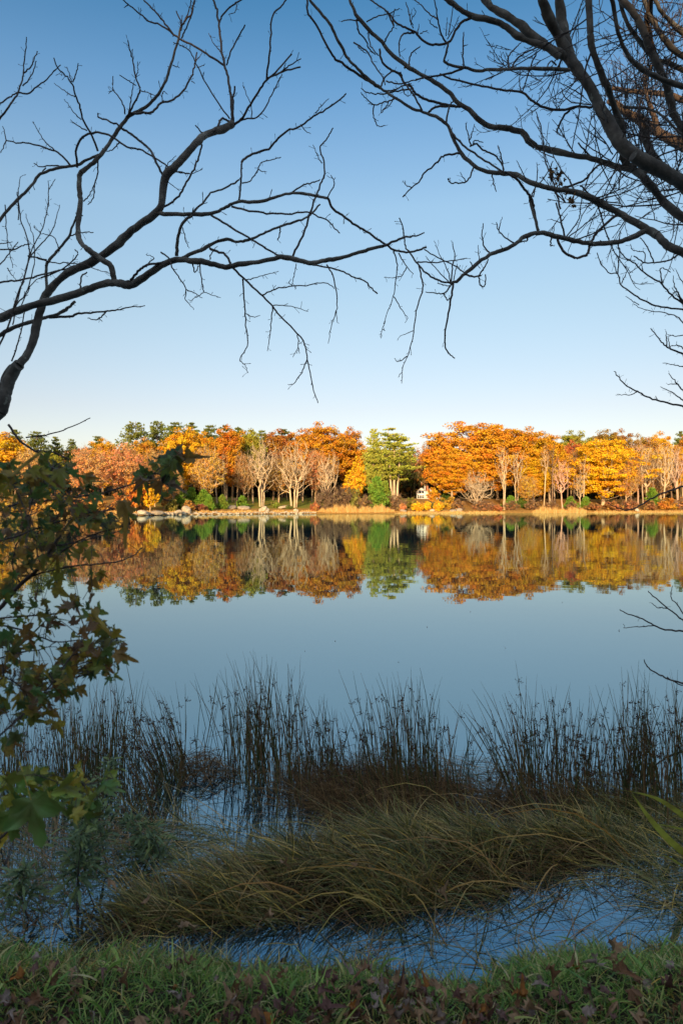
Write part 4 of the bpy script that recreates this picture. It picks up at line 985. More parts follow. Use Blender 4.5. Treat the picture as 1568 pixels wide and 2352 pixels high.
def fallen(x, y, kind, seed, label=None, s=1., z=None, group='fallen leaves on the bank'):
    rg = np.random.default_rng(seed)
    p = gpt(x, y, .17 if z is None else z)
    if z is None: p[2] = float(ground_z(p[0], p[1]))+rg.uniform(.02, .06)
    o = put('fallen_leaf', shapes[seed % 9], None, kinds[kind][0]); o.location = p
    o.rotation_euler = (rg.normal()*.45, rg.normal()*.45, rg.uniform(0, 6.28)); o.scale = (s,)*3
    tag(o, label or kinds[kind][1], 'leaf', group)
rg = np.random.default_rng(90)
for k in range(270):
    x = rg.uniform(-40, 1610); y = 2358-rg.random()**1.35*165
    if rg.random() < .45: x = rg.normal(900, 260); 
    ye = np.interp(x, [p[0] for p in edge_px], [p[1] for p in edge_px])+14
    if y < ye: y = ye+rg.random()*(2360-ye)
    fallen(x, y, int(rg.choice(5, p=[.32, .26, .16, .07, .19])), 500+k, s=rg.uniform(.45, .95))
fallen(425, 2125, 1, 700, 'big tan leaf caught upright in the sedge edge above the turf', 1.6, .1, 'leaves caught in the sedge')
fallen(1402, 2170, 1, 702, 'big brown leaf standing at the pool edge on the right', 1.3, .13, 'leaves caught in the sedge')
for k, (x, y) in enumerate([(252, 2018), (650, 1983), (820, 1985), (1010, 2050), (620, 2105), (330, 2075)]):
    fallen(x, y, 1, 710+k, 'dull brown leaf lodged among the laid sedge blades', .8, .2, 'brown leaves lodged in the sedge')
for k, (x, y) in enumerate([(1135, 2212), (1142, 2225), (1150, 2238), (1128, 2202)]):
    fallen(x, y, 4, 730+k, 'small reddish leaf floating on the dark pool', .45, .006, 'leaves floating on the pool')
# floating specks far out are leaves too
for k, (x, y) in enumerate([(1290, 1383), (1160, 1488), (1045, 1380), (915, 1520), (700, 1495), (770, 1472), (1335, 1362), (1080, 1405), (1420, 1448), (980, 1440)]):
    fallen(x, y, 4, 750+k, 'tiny dark leaf floating far out on the open lake', .3, .004, 'leaves floating on the lake')

# ---- iris blades at the right edge
c = gpt(1650, 2010); e = thing('iris_plant', c, 'yellow green sword leaved plant at the right edge above the pool', 'plant')
rg = np.random.default_rng(33)
for pts, wd in [([(1572, 1962), (1535, 1930), (1490, 1880), (1450, 1822)], .015), ([(1590, 1895), (1555, 1862), (1500, 1828), (1430, 1815)], .012), ([(1620, 1935), (1575, 1905), (1520, 1895), (1500, 1890)], .006), ([(1600, 2010), (1560, 1985), (1530, 1965), (1490, 1962)], .006)]:
    q = np.array([at(x, y, 3.0-.1*i) for i, (x, y) in enumerate(pts)]); q = np.concatenate([[c+[0, 0, 0]], q]); t = np.linspace(0, 4, 12)
    P = np.stack([np.interp(t, range(5), q[:, i]) for i in range(3)], -1); P[1:-1] = (P[:-2]+P[1:-1]*2+P[2:])/4
    w_ = wd*np.array([.8, .9, 1, 1, 1, .95, .9, .8, .65, .45, .25, .04]); b = MB()
    b.ribbons((P-c)[None], w_[None], unit(np.array([[.75, -.2, .6]])))
    b.link('blade', M['iris'] if 'iris' in M else M.setdefault('iris', isl_mat('iris_blade', [(0, (.34, .4, .05)), (1, (.5, .42, .06))], .45, .3, .4, 9)), e)

# ---- weeds with narrow grey green leaves at the lower left
def weed(x, y, Y, h, label, seed):
    rg = np.random.default_rng(seed); p = at(x, y, Y); z0 = max(float(ground_z(p[0], p[1])), -.02); base = np.array([p[0]+rg.normal()*.04, p[1], z0])
    e = thing('mugwort_weed', base, label, 'weed', 'grey green weeds at the lower left')
    t = np.linspace(0, 1, 7)[:, None]; top = p-base; P = top*t+np.array([.05, 0, 0])*rg.normal()*np.sin(t*3.1)
    b = MB(); b.tubes(P, np.linspace(.0035, .0012, 7), 4); b.link('stem', M['twig'], e)
    n_ = 210; f = 1-rg.random(n_)**1.15*.66; B = np.stack([np.interp(f, t[:, 0], P[:, i]) for i in range(3)], -1)
    a = rg.uniform(0, 6.28, n_); B = B+np.stack([np.cos(a), np.sin(a), 0*a], -1)*(rg.random((n_, 1))*.075*(1.3-f[:, None])/.6); el = rg.normal(.45, .4, n_); d0 = np.stack([np.cos(a)*np.cos(el), np.sin(a)*np.cos(el), np.sin(el)], -1)
    Pb, w_, sd_ = blades(rg, B, rg.uniform(.03, .075, n_)*(1.25-f*.5), d0, np.stack([0*a, 0*a, -rg.uniform(.1, .6, n_)], -1), rg.uniform(.004, .008, n_))
    b = MB(); b.ribbons(Pb, w_*np.array([.5, 1.2, .9, 1.25, .8, .5]), sd_); b.link('foliage', M['weed'], e)
for k, (x, y, Y, lab) in enumerate([(205, 1790, 2.25, 'grey green weed nearest the big green maple leaf'), (262, 1742, 2.5, 'tallest grey green weed below the dark rushes'), (245, 1850, 2.2, 'grey green weed in the middle of the weed patch'), (300, 1880, 2.4, 'grey green weed at the right side of the weed patch'), (190, 1905, 2.1, 'low grey green weed under the big green maple leaf'), (330, 1930, 2.5, 'small weed right of the weed patch by the sedge'), (60, 1990, 2.1, 'low weed at the left edge above the turf')]):
    weed(x, y, Y+.62, 0, lab, 60+k)
# ================================================================ NEAR BARE TREES (traced limbs, each given its own distance)
def spl(P, n_):
    "smooth curve through the points"
    P = np.asarray(P, float)
    if len(P) < 3:
        t = np.linspace(0, len(P)-1, n_); return np.stack([np.interp(t, range(len(P)), P[:, i]) for i in range(P.shape[1])], -1)
    Q = np.concatenate([[2*P[0]-P[1]], P, [2*P[-1]-P[-2]]]); t = np.linspace(0, len(P)-1, n_); i = np.minimum(t.astype(int), len(P)-2); u = (t-i)[:, None]
    a, b_, c, d = Q[i], Q[i+1], Q[i+2], Q[i+3]
    return .5*(2*b_+(c-a)*u+(2*a-5*b_+4*c-d)*u**2+(3*b_-a-3*c+d)*u**3)
class Tracer:
    def __init__(s, seed, Ybase): s.rg = np.random.default_rng(seed); s.pts = np.zeros((0, 2)); s.Y = np.zeros(0); s.Ybase = Ybase
    def near(s, p):
        if not len(s.pts): return 1e9, s.Ybase
        d = np.hypot(*(s.pts-p).T); j = int(np.argmin(d)); return d[j], s.Y[j]
    def curve(s, pts, w0, w1, Y0=None, Y1=None, drift=.22):
        P = np.array(pts, float)/2
        n_ = max(6, int(len(P)*4)); C = spl(P, n_); C[1:-1] += s.rg.normal(size=(n_-2, 2))*.7; L = np.sum(np.hypot(*np.diff(C, axis=0).T))
        da, ya = s.near(P[0]); db, yb = s.near(P[-1]); Yd = s.Ybase
        if Y0 is None and Y1 is None:
            if da < 16 and da <= db: Y0 = ya
            elif db < 16: Y1 = yb
            else: Y0 = Yd+s.rg.normal()*.25
        dl = s.rg.normal()*drift*L/FPX*Yd+s.rg.normal()*.03
        if Y0 is None: Y0 = Y1+dl
        if Y1 is None: Y1 = Y0+dl
        t = np.linspace(0, 1, n_); k = s.rg.normal(size=3)*.05*L/FPX*Yd
        Yv = Y0+(Y1-Y0)*t+k[0]*np.sin(t*np.pi)+k[1]*np.sin(t*2*np.pi)
        W = np.array([at(x, y, Y) for (x, y), Y in zip(C, Yv)])
        wv = w0+(w1-w0)*t**.85; wv = wv*np.interp(wv, [3, 8, 14, 40], [1.4, 1.12, .92, .84]); r = wv/4/FPX*Yv
        s.pts = np.concatenate([s.pts, C]); s.Y = np.concatenate([s.Y, Yv])
        return W, r
def limb(b, rg, W, r, sides=10, rough=.1):
    n_ = len(W)*2; t = np.linspace(0, len(W)-1, n_)
    P = np.stack([np.interp(t, range(len(W)), W[:, i]) for i in range(3)], -1); rr = np.interp(t, range(len(W)), r)
    rr = rr*(1+rough*np.interp(t, np.linspace(0, len(W), max(4, len(W)//3)), rg.normal(size=max(4, len(W)//3))))
    b.tubes(P, rr, sides, True)
def spurs(b, rg, W, r, every=.05, L=(.012, .05), rs=.0016):
    "short spur shoots and buds along a twig"
    seg = np.linalg.norm(np.diff(W, axis=0), axis=1); tot = seg.sum(); n_ = int(tot/every)
    if n_ < 1: return
    s = np.concatenate([[0], np.cumsum(seg)]); u = rg.uniform(.1, 1, n_)*tot
    P = np.stack([np.interp(u, s, W[:, i]) for i in range(3)], -1); j = np.clip(np.searchsorted(s, u)-1, 0, len(seg)-1)
    T = unit(W[j+1]-W[j]); d = unit(T*.7+unit(rg.normal(size=(n_, 3)))*.8); l = rg.uniform(*L, (n_, 1))
    E = P+d*l; m = (P+E)/2+rg.normal(size=(n_, 3))*.003
    rr = rs*rg.uniform(.7, 1.2, (n_, 1)); b.tubes(np.stack([P, m, E-d*l*.15, E], 1), rr*np.array([1, .85, 1.25, .3]), 3)
OFF = {1: (0, 0), 2: (1568, 0), 3: (0, 941), 4: (1568, 941), 0: (0, 0)}
def parse(txt):
    for ln in txt.strip().splitlines():
        h, p = ln.split(':'); h = h.split(); ox, oy = OFF[int(h[0])]
        yield float(h[1]), float(h[2]), h[3:], [((float(a)+ox), (float(c)+oy)) for a, c in (q.split(',') for q in p.split())]
def build_tree(tr, root, txt, thick, bark, twigmat, min_r):
    "limbs thicker than `thick` trace units are parts of their own, everything finer is the twigs part"
    tw = MB(); curves = []
    for w0, w1, opt, pts in parse(txt):
        kw = {}; mat = bark; name = 'limb'
        for o_ in opt:
            if o_[0] == 'Y': a_, c_ = o_[1:].split('/'); kw = dict(Y0=float(a_), Y1=float(c_))
            if o_ == 'R': mat = M['barkred']
            if o_ == 'T': name = 'trunk'
        W, r = tr.curve(pts, w0, w1, **kw); r = np.maximum(r, min_r); curves.append((W, r))
        ex, ey = pts[-1][0]/2, pts[-1][1]/2
        if (ey < -4 or ex > 1572 or ex < -4) and w1 < 60 and 'T' not in opt and len(W) > 3:   # the limb goes on outside the view and branches out
            d = unit(W[-1]-W[-4]); L = .5+min(w1, 40)*.05; P = [W[-1]]
            for k_ in range(8): d = unit(d+tr.rg.normal(size=3)*.16+np.array([0, 0, .05])); P.append(P[-1]+d*L/8)
            W = np.concatenate([W, P[1:]]); r = np.concatenate([r, np.linspace(r[-1], max(r[-1]*.12, .0012), 9)[1:]])
            for k_ in range(int(3+w1*.35)):
                q = P[int(tr.rg.integers(1, 9))]; dd = unit(d*.7+unit(tr.rg.normal(size=3))*.8+np.array([0, 0, .3])); l = L*tr.rg.uniform(.25, .6)
                Q = np.array([q+dd*l*t+tr.rg.normal(size=3)*.02*t for t in np.linspace(0, 1, 5)]); tw.tubes(Q, np.linspace(max(r[-8]*.3, .002), .0012, 5), 4); spurs(tw, tr.rg, Q, None, .06, (.02, .07))
        if max(w0, w1) >= thick:
            b = MB(); limb(b, tr.rg, W, r, 12 if max(w0, w1) > 24 else 8); o = b.link(name, mat, root, True)
            if max(w0, w1) < 40: spurs(tw, tr.rg, W, r, .1, (.02, .07), .0022)
        else:
            tw.tubes(W, r, 5); spurs(tw, tr.rg, W, r)
    return tw, curves
LEFT = """
1 70 58 T Y4.2/4.2: -420,4100 -400,3300 -330,2700 -200,2250 -90,1990 10,1890
3 60 64 T: 8,950 22,900 30,860 40,815 62,770 88,735
3 44 40: 88,735 125,690 150,640 165,570 185,490 205,430 235,385 290,330 340,300 420,265 480,225 540,180 600,125 660,80 710,45 742,-5 758,-120 800,-170 850,-226 900,-281 930,-311 980,-336 1030,-351 1065,-371
3 26 46 Y4.2/4.3: 88,735 60,742 30,790 10,880
3 58 46 T Y4.1/4.3: -700,1500 -500,900 -200,600 0,520
3 46 38: 0,520 60,495 130,470 200,450 280,430 360,405 430,380 490,360 540,358 580,368 620,362
3 40 15: 620,362 660,335 710,300 760,270 820,252 880,258 940,262 1000,280 1050,285 1100,272 1170,265 1240,252 1300,240 1360,250 1430,265 1500,255 1568,243 1628,225 1688,205 1758,190
3 14 4: 1758,190 1818,165 1868,148 1913,143 1948,128
3 16 10: 640,348 585,350
3 22 6: 830,250 880,225 930,205 980,178 1045,158 1080,170 1120,165 1160,155 1220,125 1290,98 1350,80 1400,60 1430,40 1470,-2
3 24 12: 720,40 800,42 900,42 970,40 1030,15 1065,-3 1100,-16 1180,-13 1260,-33 1330,-54 1400,-51 1460,-39 1505,-31
3 12 9: 1505,-31 1530,20 1568,45 1618,85 1668,115 1728,155 1768,180 1808,205 1858,217 1908,213 1958,195
3 10 4: 1065,8 1130,25 1220,38 1310,42 1370,37 1420,35 1470,58 1500,70 1530,100 1560,130
3 10 5: 970,48 1030,85 1090,120 1150,155 1220,200 1290,238 1330,252 1400,270 1450,280 1520,290 1568,305 1618,330 1668,345 1698,375 1733,408
3 17 5: 812,235 815,180 825,120 845,75 880,50 900,20 930,-5 970,-56 1020,-71 1070,-96 1100,-116
1 9 7: 1097,920 1105,850 1110,745
1 12 5: 1110,745 1150,712 1230,685 1270,645 1320,600 1380,580 1440,535 1500,500 1568,450 1590,430
1 5 3: 1112,842 1150,830 1185,780 1200,745 1250,735 1290,722
1 4 2: 1185,780 1225,790
1 4 2: 1380,572 1400,600 1427,615
1 4 2: 1450,520 1480,480 1510,453
1 7 4: 1340,885 1395,850 1430,840 1470,825
3 11 4: 1345,235 1370,180 1400,120 1420,50 1437,-5 1455,-51 1475,-101 1490,-141 1487,-201 1470,-261 1490,-291 1510,-321 1530,-353
1 4 2: 1480,750 1460,720 1437,665
1 5 3: 1505,905 1535,845 1520,805
3 13 3: 965,200 1000,215 1040,230 1060,275 1090,310 1130,350 1200,410 1250,465 1280,505 1330,555 1395,628 1410,700 1425,780 1440,850 1460,910
3 7 2: 1115,340 1118,400 1125,490 1130,560 1137,645 1103,708 1128,740 1140,772
3 4 2: 1130,500 1160,515 1195,508
3 4 2: 1128,345 1170,335 1230,320 1280,305
3 6 3: 1205,415 1260,388 1330,375 1420,368 1490,358 1530,378
3 3 2: 1345,372 1328,360 1335,340
3 3 2: 1360,270 1350,330 1340,372
3 4 2: 1255,462 1330,465 1415,490
3 5 2: 1252,470 1245,540 1238,610 1228,672
3 4 2: 1365,598 1370,650 1345,700
3 3 2: 1369,650 1375,683
3 5 2: 1411,710 1385,770 1345,822 1322,825
3 6 2: 1500,275 1530,330 1545,400 1548,470 1520,560 1507,637
3 3 2: 1545,490 1548,540
3 7 2: 740,218 775,245 790,285 820,330 855,385 850,430 870,455 890,482
3 4 2: 858,390 900,410 930,428
3 6 3: 885,262 895,310 915,280
3 5 2: 918,265 930,370 935,400 900,425 873,442
3 3 2: 937,400 970,412 1005,425
3 13 10: 600,345 640,300 670,280 720,270 780,262
3 6 2: 672,285 690,260 707,243 670,228
3 4 2: 840,105 855,170 870,200
3 6 4: 1285,100 1285,130 1275,162
3 5 2: 965,250 975,215 1000,190
3 24 18 Y4.5/4.35: -160,720 -60,640 0,602 40,575 100,550 150,535 210,518
3 18 16: 210,518 270,500 310,475 345,445
3 14 3: 225,518 330,512 360,500 420,497 490,490 540,482 600,470 667,463
3 7 3: 487,490 470,510 440,527 403,520
3 4 2: 455,518 470,537
3 30 26: 525,352 515,290 490,265 440,230 400,200 375,175 360,140 360,80 370,0 368,-61 365,-121 375,-151
1 24 10: 375,790 420,755 460,715 500,665 540,600 575,555 600,530 660,500 710,455 740,410 770,350 790,280 815,200 830,130
1 9 5: 830,130 850,95 880,60 893,0 900,-40
1 13 5: 600,522 650,518 700,515 740,475 790,460 840,420 880,350 895,300 905,240
1 12 15: 455,712 400,735 350,760 290,768 240,780 180,805 150,850 100,900 60,940 0,1010 -80,1090
1 11 5: 355,770 350,690 385,625 450,608 510,625 550,655 600,680 640,685 700,720 760,755 800,785 850,795 872,798
1 5 3: 550,655 520,685 490,695
1 10 4: 450,695 420,620 380,545 365,480 345,430 330,380 300,345 265,310 248,265
1 5 3: 335,378 350,340 360,290
1 4 2: 330,375 318,340 308,307
1 4 2: 345,445 300,420 250,382
1 4 2: 375,550 335,510 296,455
1 5 2: 400,600 350,570 325,550
1 9 4: 330,765 280,710 240,690 140,658 80,655 30,645
1 4 2: 30,645 20,600 15,580
1 4 2: 30,645 10,690 0,705
1 5 2: 250,690 200,640 150,560
1 6 3: 300,765 240,760 190,768 157,750
1 5 3: 212,770 190,798 175,808
1 8 5: 560,582 500,555 455,540 448,520
1 11 10: 755,815 740,790 720,750 700,705 660,660 610,620 560,590
1 5 2: 765,810 765,760 810,715
1 3 2: 770,835 825,877
1 9 4: 575,550 610,490 635,440 645,410 625,360 612,290 600,240 588,185
1 4 3: 625,392 590,370 550,345
1 5 3: 590,530 605,440 612,390
1 4 2: 625,358 632,320 633,283
1 3 2: 608,262 610,225
1 4 2: 645,415 690,430 720,445
1 3 2: 690,430 695,460
1 6 3: 575,525 570,490 545,440 520,408 520,350
1 3 2: 520,412 500,430
1 6 3: 452,730 450,800 435,850 430,905 405,940
1 5 3: 385,925 410,895 435,845
1 4 2: 745,475 750,420 770,435
1 3 2: 880,372 895,382
1 3 2: 905,310 938,300
1 4 2: 895,285 930,245
1 4 2: 795,300 825,312
1 10 3: -60,620 0,545 50,480 85,420 105,360 110,310 118,240 123,170
1 7 3: 88,425 130,430 160,405 210,370 250,325 280,298
1 5 3: 105,395 140,360 160,310 168,280
1 6 3: 110,335 140,310 160,270 173,235
1 6 5: -20,490 40,450 80,425
1 14 8: 1065,575 1065,520 1060,440 1050,370 1035,310 1025,270 1012,180 1005,100 995,40 980,0 970,-40
1 9 7: 1075,575 1070,490 1078,395
1 6 5: 1040,300 1060,240 1090,180 1125,115
1 10 4: 1030,300 960,255 900,215 830,180 790,150 740,115 690,100 640,60 590,20 560,-5
1 8 5: 800,165 760,110 710,50 655,-10
1 4 2: 590,22 570,35
1 7 5: 1005,105 1030,60 1080,15 1110,0 1140,-20
1 4 2: 1085,15 1085,50 1050,68
1 4 2: 1015,240 985,205 958,153
1 6 3: 1055,545 1000,470 950,390 905,300 875,240 830,210 797,195
1 6 4: 835,175 855,130 880,70 893,0
1 6 4: 832,140 830,100 810,50
1 4 2: 835,105 838,70
1 5 3: 850,100 870,40 880,-10
1 11 9: 928,612 985,600 1005,570 1020,545 1055,557
1 6 4: 930,615 897,575
1 13 6: 1070,575 1110,545 1150,480 1200,400 1225,365 1270,330 1340,248
1 9 5: 1225,365 1235,270 1243,170 1252,70 1290,30 1320,-10
1 9 6: 1230,360 1300,330 1380,308
1 6 3: 1290,330 1330,300 1383,270
1 4 2: 1300,325 1312,290
1 7 3: 1090,562 1130,545 1180,540 1220,490 1255,420 1280,370 1295,340
1 3 2: 1260,412 1280,395
1 4 2: 1155,542 1155,490 1130,425 1115,393
3 10 7: 742,15 790,-11 830,-51 860,-111 890,-161 915,-226 928,-276
1 3 2: 885,797 930,777
1 3 2: 862,797 820,787
3 6 4: 55,718 80,650 100,570 115,490
3 8 3 Y4.0/4.2: -10,670 40,550 80,420 110,340 135,230 125,150 100,80 88,-5 80,-60
3 5 3: 60,550 75,470 100,370 125,280 150,200 190,120 215,40 222,-10
3 5 2: 70,470 120,400 150,310 160,230 155,150 130,80 120,40
3 5 2: 135,240 190,180 240,120 260,60 275,0
3 16 8: 215,400 212,300 215,275 240,240 275,200 320,140 345,70 362,40
3 4 2: 100,460 150,360 200,330 250,310
3 9 5 Y4.5/4.3: -20,358 60,350 120,340 200,320 300,295 370,270 430,235
3 6 2: 130,235 160,240 240,265 320,268 400,280 450,300 500,310
3 6 4: -10,205 60,205 100,190 140,180
3 4 2: 0,180 40,175 60,170
3 5 3: -5,280 40,230 85,170
3 4 2: 25,0 30,100 40,190 60,290
3 4 2: 35,290 55,320 75,345
3 6 4: 190,335 280,300 330,260 360,225 345,205
3 8 5: 370,385 375,330 400,310
3 5 3: 215,252 160,240 130,235
3 4 2: 270,205 250,150 190,130 155,100
3 5 3: 325,142 375,128 430,127
1 4 2: 222,950 225,870 222,830
1 3 2: 227,870 255,822
1 4 2: 85,1010 85,880 95,812
0 12 5: 40,1950 100,2030 180,2080 240,2140 280,2190 300,2240
0 6 3: 120,2010 230,1995 330,1960 416,1920
0 6 3: 170,2070 250,2080 318,2110
"""
e = thing('bare_tree', tuple(at(-210, 2050, 4.2)*[1, 1, 0]+[0, 0, -.1]), 'leafless grey tree arching over the lake from the left edge', 'tree')
trl = Tracer(7, 4.2)
def rooted(tr, e, *a_):
    "build with world coordinates, then hang the parts on the thing"
    tw, cv = build_tree(tr, e, *a_); o = tw.link('twigs', a_[3], e, True)
    L = Vector(e.location)
    for ch in e.children: ch.location = -L
    return cv, tw
rooted(trl, e, LEFT, 15, M['bark'], M['twig'], .0011)

RIGHT = """
0 150 120 T Y4.8/4.7: 3560,4300 3570,3300 3560,2400 3540,1800 3460,1400 3380,1150
0 95 72 T: 3380,1150 3250,950 3136,845 3068,800 2988,760 2908,712
2 68 56 T: 1480,785 1410,752 1340,712 1280,660 1240,590 1190,500 1150,420 1100,340 1040,265
2 56 40: 1060,290 1010,190 960,100 920,0 900,-60
2 60 50: 1050,270 1020,150 1005,60 1000,-60
0 60 40: 3400,1200 3250,1080 3136,1000 3058,940 3008,880 2958,820
2 38 32: 1390,820 1340,780 1300,740 1290,680 1285,580 1250,490 1220,400 1180,310 1150,220 1140,120 1130,-40
0 54 42: 3440,1500 3300,1300 3200,1200 3136,1161 3068,1131 3018,1081
4 42 22: 1450,140 1400,110 1330,70 1260,30 1180,-11 1120,-41 1060,-61 980,-71 920,-86 860,-106 800,-141
2 24 12: 800,800 740,795 660,785 600,755 550,705 510,630 490,580 450,545 390,520 320,495 240,445 180,405
2 13 8: 180,405 120,370 60,330 0,290 -38,260 -78,190 -118,110 -153,60 -158,-10
2 16 13: 180,405 130,370 80,320 30,270 0,215 -18,180 -48,120 -88,70 -138,10 -160,-30
2 34 30: 1400,800 1330,780 1260,765 1190,742 1120,725 1040,710 960,690 890,675
2 30 14: 890,675 860,650 830,610 790,595 740,585 680,580 620,540 580,500 530,470 500,430 450,390 380,350 310,310 240,255 180,190 120,130 70,70 40,0 20,-40
2 36 26: 1000,262 960,230 900,200 850,185 800,160 750,120 680,90 600,75 540,40 490,0 440,-40
2 46 38: 1040,265 990,240 940,210 880,170 830,120 770,80 700,40 660,0 640,-40
2 24 20 Y4.6/4.2: 1568,400 1490,372 1440,350 1370,310 1310,250 1270,150 1240,0 1230,-50
2 44 34 Y5.2/4.9: 1640,700 1568,600 1530,540 1510,470 1490,390 1450,300 1410,220 1380,130 1340,60 1290,0 1250,-50
2 26 20 R Y5.1/4.9: 1470,330 1420,200 1400,100 1410,40 1430,-50
2 30 18 R Y8.2/8.0: 1700,520 1568,460 1480,432 1400,425 1330,420 1240,405
2 60 44 R Y8.4/8.0: 1760,800 1568,670 1500,635 1430,595 1380,560 1300,510 1230,460
2 26 16 R Y8.0/7.9: 1450,580 1420,500 1400,440 1390,380 1420,300
2 34 26 Y5.2/5.0: 1640,300 1540,240 1480,180 1420,80 1380,-40
2 30 16 Y5.1/4.9: 1600,180 1520,110 1460,40 1420,-50
2 28 18 Y5.2/5.0: 1580,330 1500,290 1440,270 1360,180 1300,90 1270,-40
2 16 8 Y5/4.9: 1290,490 1400,500 1470,530 1530,590 1600,650
2 12 10: 1408,540 1410,620 1405,700 1395,790
2 26 40 Y5.2/5.2: 1640,900 1568,850 1500,800 1420,700 1380,600
2 13 7: 1150,492 1080,490 1030,520 1000,570 988,608
2 13 7: 1080,490 1000,505 920,490 870,460 830,425 760,415 690,405 600,385 510,365 450,340
2 20 14: 1045,322 980,318 900,315 820,315 750,320 680,320 620,325 560,310 500,300 470,280
2 13 7: 600,80 550,105 520,150 490,195 430,205 380,190 340,150 290,125 250,105 225,70 205,50
2 9 9: 490,200 480,240 470,280
2 10 6: 560,312 500,335 450,345 390,355 340,365
2 8 4: 335,152 285,155 265,190 268,260
2 7 4: 560,300 558,220 560,150
2 4 2: 560,210 580,205
2 8 4: 480,195 455,150 440,80 425,-5
2 4 2: 485,180 520,120 537,80
2 4 2: 480,165 485,80
2 4 2: 490,160 510,40 515,0
2 5 3: 320,115 310,60 295,10
2 4 2: 330,130 320,90 340,60 330,35
2 5 2: 350,155 355,110
2 4 2: 360,155 395,140
2 5 3: 440,90 400,60 365,25 335,0
2 4 2: 440,130 410,110 405,95
2 5 3: 115,100 170,75 220,62 265,38
2 5 3: 80,95 30,92 0,100
2 7 4: 70,90 75,140 110,185 130,230 155,250
2 5 3: 122,130 130,200 155,240 170,255
2 6 3: 190,205 215,160 240,120 235,85 245,40
2 6 4: 55,195 120,240 150,300 190,352 200,390
2 4 2: 75,215 95,235 115,245
2 13 9: 545,490 500,485 440,470 390,460 340,430 320,400 290,385 270,345 230,320 190,290 175,225
2 7 5: 180,400 195,360 230,330 270,335
2 6 4: 205,372 260,385 290,380 310,375 370,360
2 6 4: 205,418 250,410 280,395 320,385
2 7 3: 320,410 250,420 200,430 150,430 110,420 90,405
2 6 3: 255,448 200,470 150,480 115,455 90,425
2 5 3: 150,480 145,520 155,560 170,580 200,577
2 4 2: 215,470 180,520 190,470
2 4 2: 280,395 290,430 310,440 325,420
2 4 2: 240,450 215,490 185,510
2 11 9: 400,515 440,490 500,490 550,490
2 8 6: 370,508 340,450 310,410 285,370 270,330
2 6 4: 310,305 315,260 330,235 360,215
2 9 5: 480,565 490,500 515,460
2 10 4: 545,705 490,710 460,720 430,755 380,795 360,830 325,860 280,905
2 4 2: 325,860 295,850 290,830
2 7 4: 610,762 590,810 570,835 530,842 495,835 490,820
2 4 2: 570,835 545,790
2 5 3: 690,790 700,850 710,880
2 9 8: 500,600 540,650 600,700 680,750 750,795
2 6 3: 595,670 580,620 570,565
2 5 2: 590,640 610,570
2 8 6: 590,672 620,660 650,690 700,710 730,745 745,780
2 5 3: 605,662 610,645 650,655
2 7 3: 745,790 730,710 717,668
2 12 12: 750,790 800,820 840,870 870,910 880,945 890,1001 905,1066
2 6 3: 870,910 890,860 940,800 970,740
2 5 2: 880,905 900,800 895,750
2 4 2: 850,830 820,770 803,737
2 8 3: 1005,960 990,900 975,850 960,800 935,740 925,650 910,570 893,515
2 11 8: 1015,862 1060,850 1110,830 1140,800 1165,770 1190,752
2 9 5: 1140,718 1085,655
2 5 2: 1230,735 1130,670 1065,610
2 5 2: 1245,710 1200,640 1150,580 1120,540
2 5 2: 1210,660 1170,630 1110,590
2 7 4: 1095,852 1115,870 1150,900 1200,920 1280,935
2 8 3: 768,312 765,260 800,220 825,195
2 4 2: 768,300 720,255
2 4 2: 765,275 757,245
2 8 5: 780,312 810,265 860,235 900,215
2 6 4: 893,240 860,330 830,420
2 5 2: 826,425 815,380 822,305
2 7 3: 985,300 960,280 935,325 920,310
2 5 3: 1145,482 1060,470 1020,440 1010,405
2 5 2: 1110,442 1040,400 985,375
2 4 2: 690,402 688,385
2 4 2: 990,500 970,465
2 7 5: 240,118 205,50 160,20 120,-10
4 28 16: 1410,112 1330,150 1270,170 1200,178 1140,175 1080,168 1030,155 970,140 905,128 860,138 820,160 790,185 740,208 690,225 640,255 600,290 560,320 530,350 500,360
4 9 4: 500,360 440,345 390,315 350,270 320,230 295,190 288,150 280,100 265,60
4 10 4: 512,362 500,440 490,500 478,570 475,640 490,680 520,705
4 7 3: 500,372 470,405 430,405 385,400
4 5 4: 470,408 485,438 497,430
4 4 3: 505,368 480,372 440,360
4 7 2: 355,280 370,350 370,400 350,460 335,540 325,620 305,690 280,750 276,820
4 4 2: 303,695 262,720 243,705
4 3 2: 330,578 268,603
4 5 2: 240,208 255,270 250,340 238,420 205,510 178,608
4 4 2: 240,422 275,480 305,522
4 3 2: 187,572 200,578
4 5 2: 262,222 300,285 330,318
4 4 2: 298,287 280,320 240,335 195,333
4 6 3: 348,262 420,265 500,258 575,245
4 6 4: 640,325 600,328 560,310 520,280 450,245 380,205
4 5 2: 498,352 490,310 460,250 430,185
4 4 2: 490,350 430,290 385,235
4 6 3: 502,352 510,280 520,230 510,180
4 4 2: 515,345 530,270
4 8 4: 565,320 620,330 660,280 672,250
4 6 4: 630,322 635,365 650,377 660,360 660,320
4 5 3: 605,285 590,260
4 7 3: 682,228 655,190 645,140 650,85
4 4 2: 632,262 627,185
4 7 3: 802,175 760,158 720,115 710,80
4 4 2: 722,115 737,55
4 3 2: 742,208 730,185
4 7 4: 852,142 850,165 800,175
4 15 11: 905,130 890,70 870,0 862,-40
4 13 13: 990,150 1010,205 1050,235 1090,242 1130,222 1140,180 1170,130 1210,90 1265,40
4 7 3: 965,142 958,185 968,185
4 4 2: 972,142 975,100
4 9 6: 1025,148 1010,90 1000,40 985,-10
4 5 3: 1028,150 1080,80 1095,30 1105,-40
4 5 3: 1035,152 1130,80 1200,35
4 6 3: 1060,165 1150,135 1220,105 1280,90
4 4 2: 1008,82 960,65
4 4 2: 1012,75 1035,40
"""
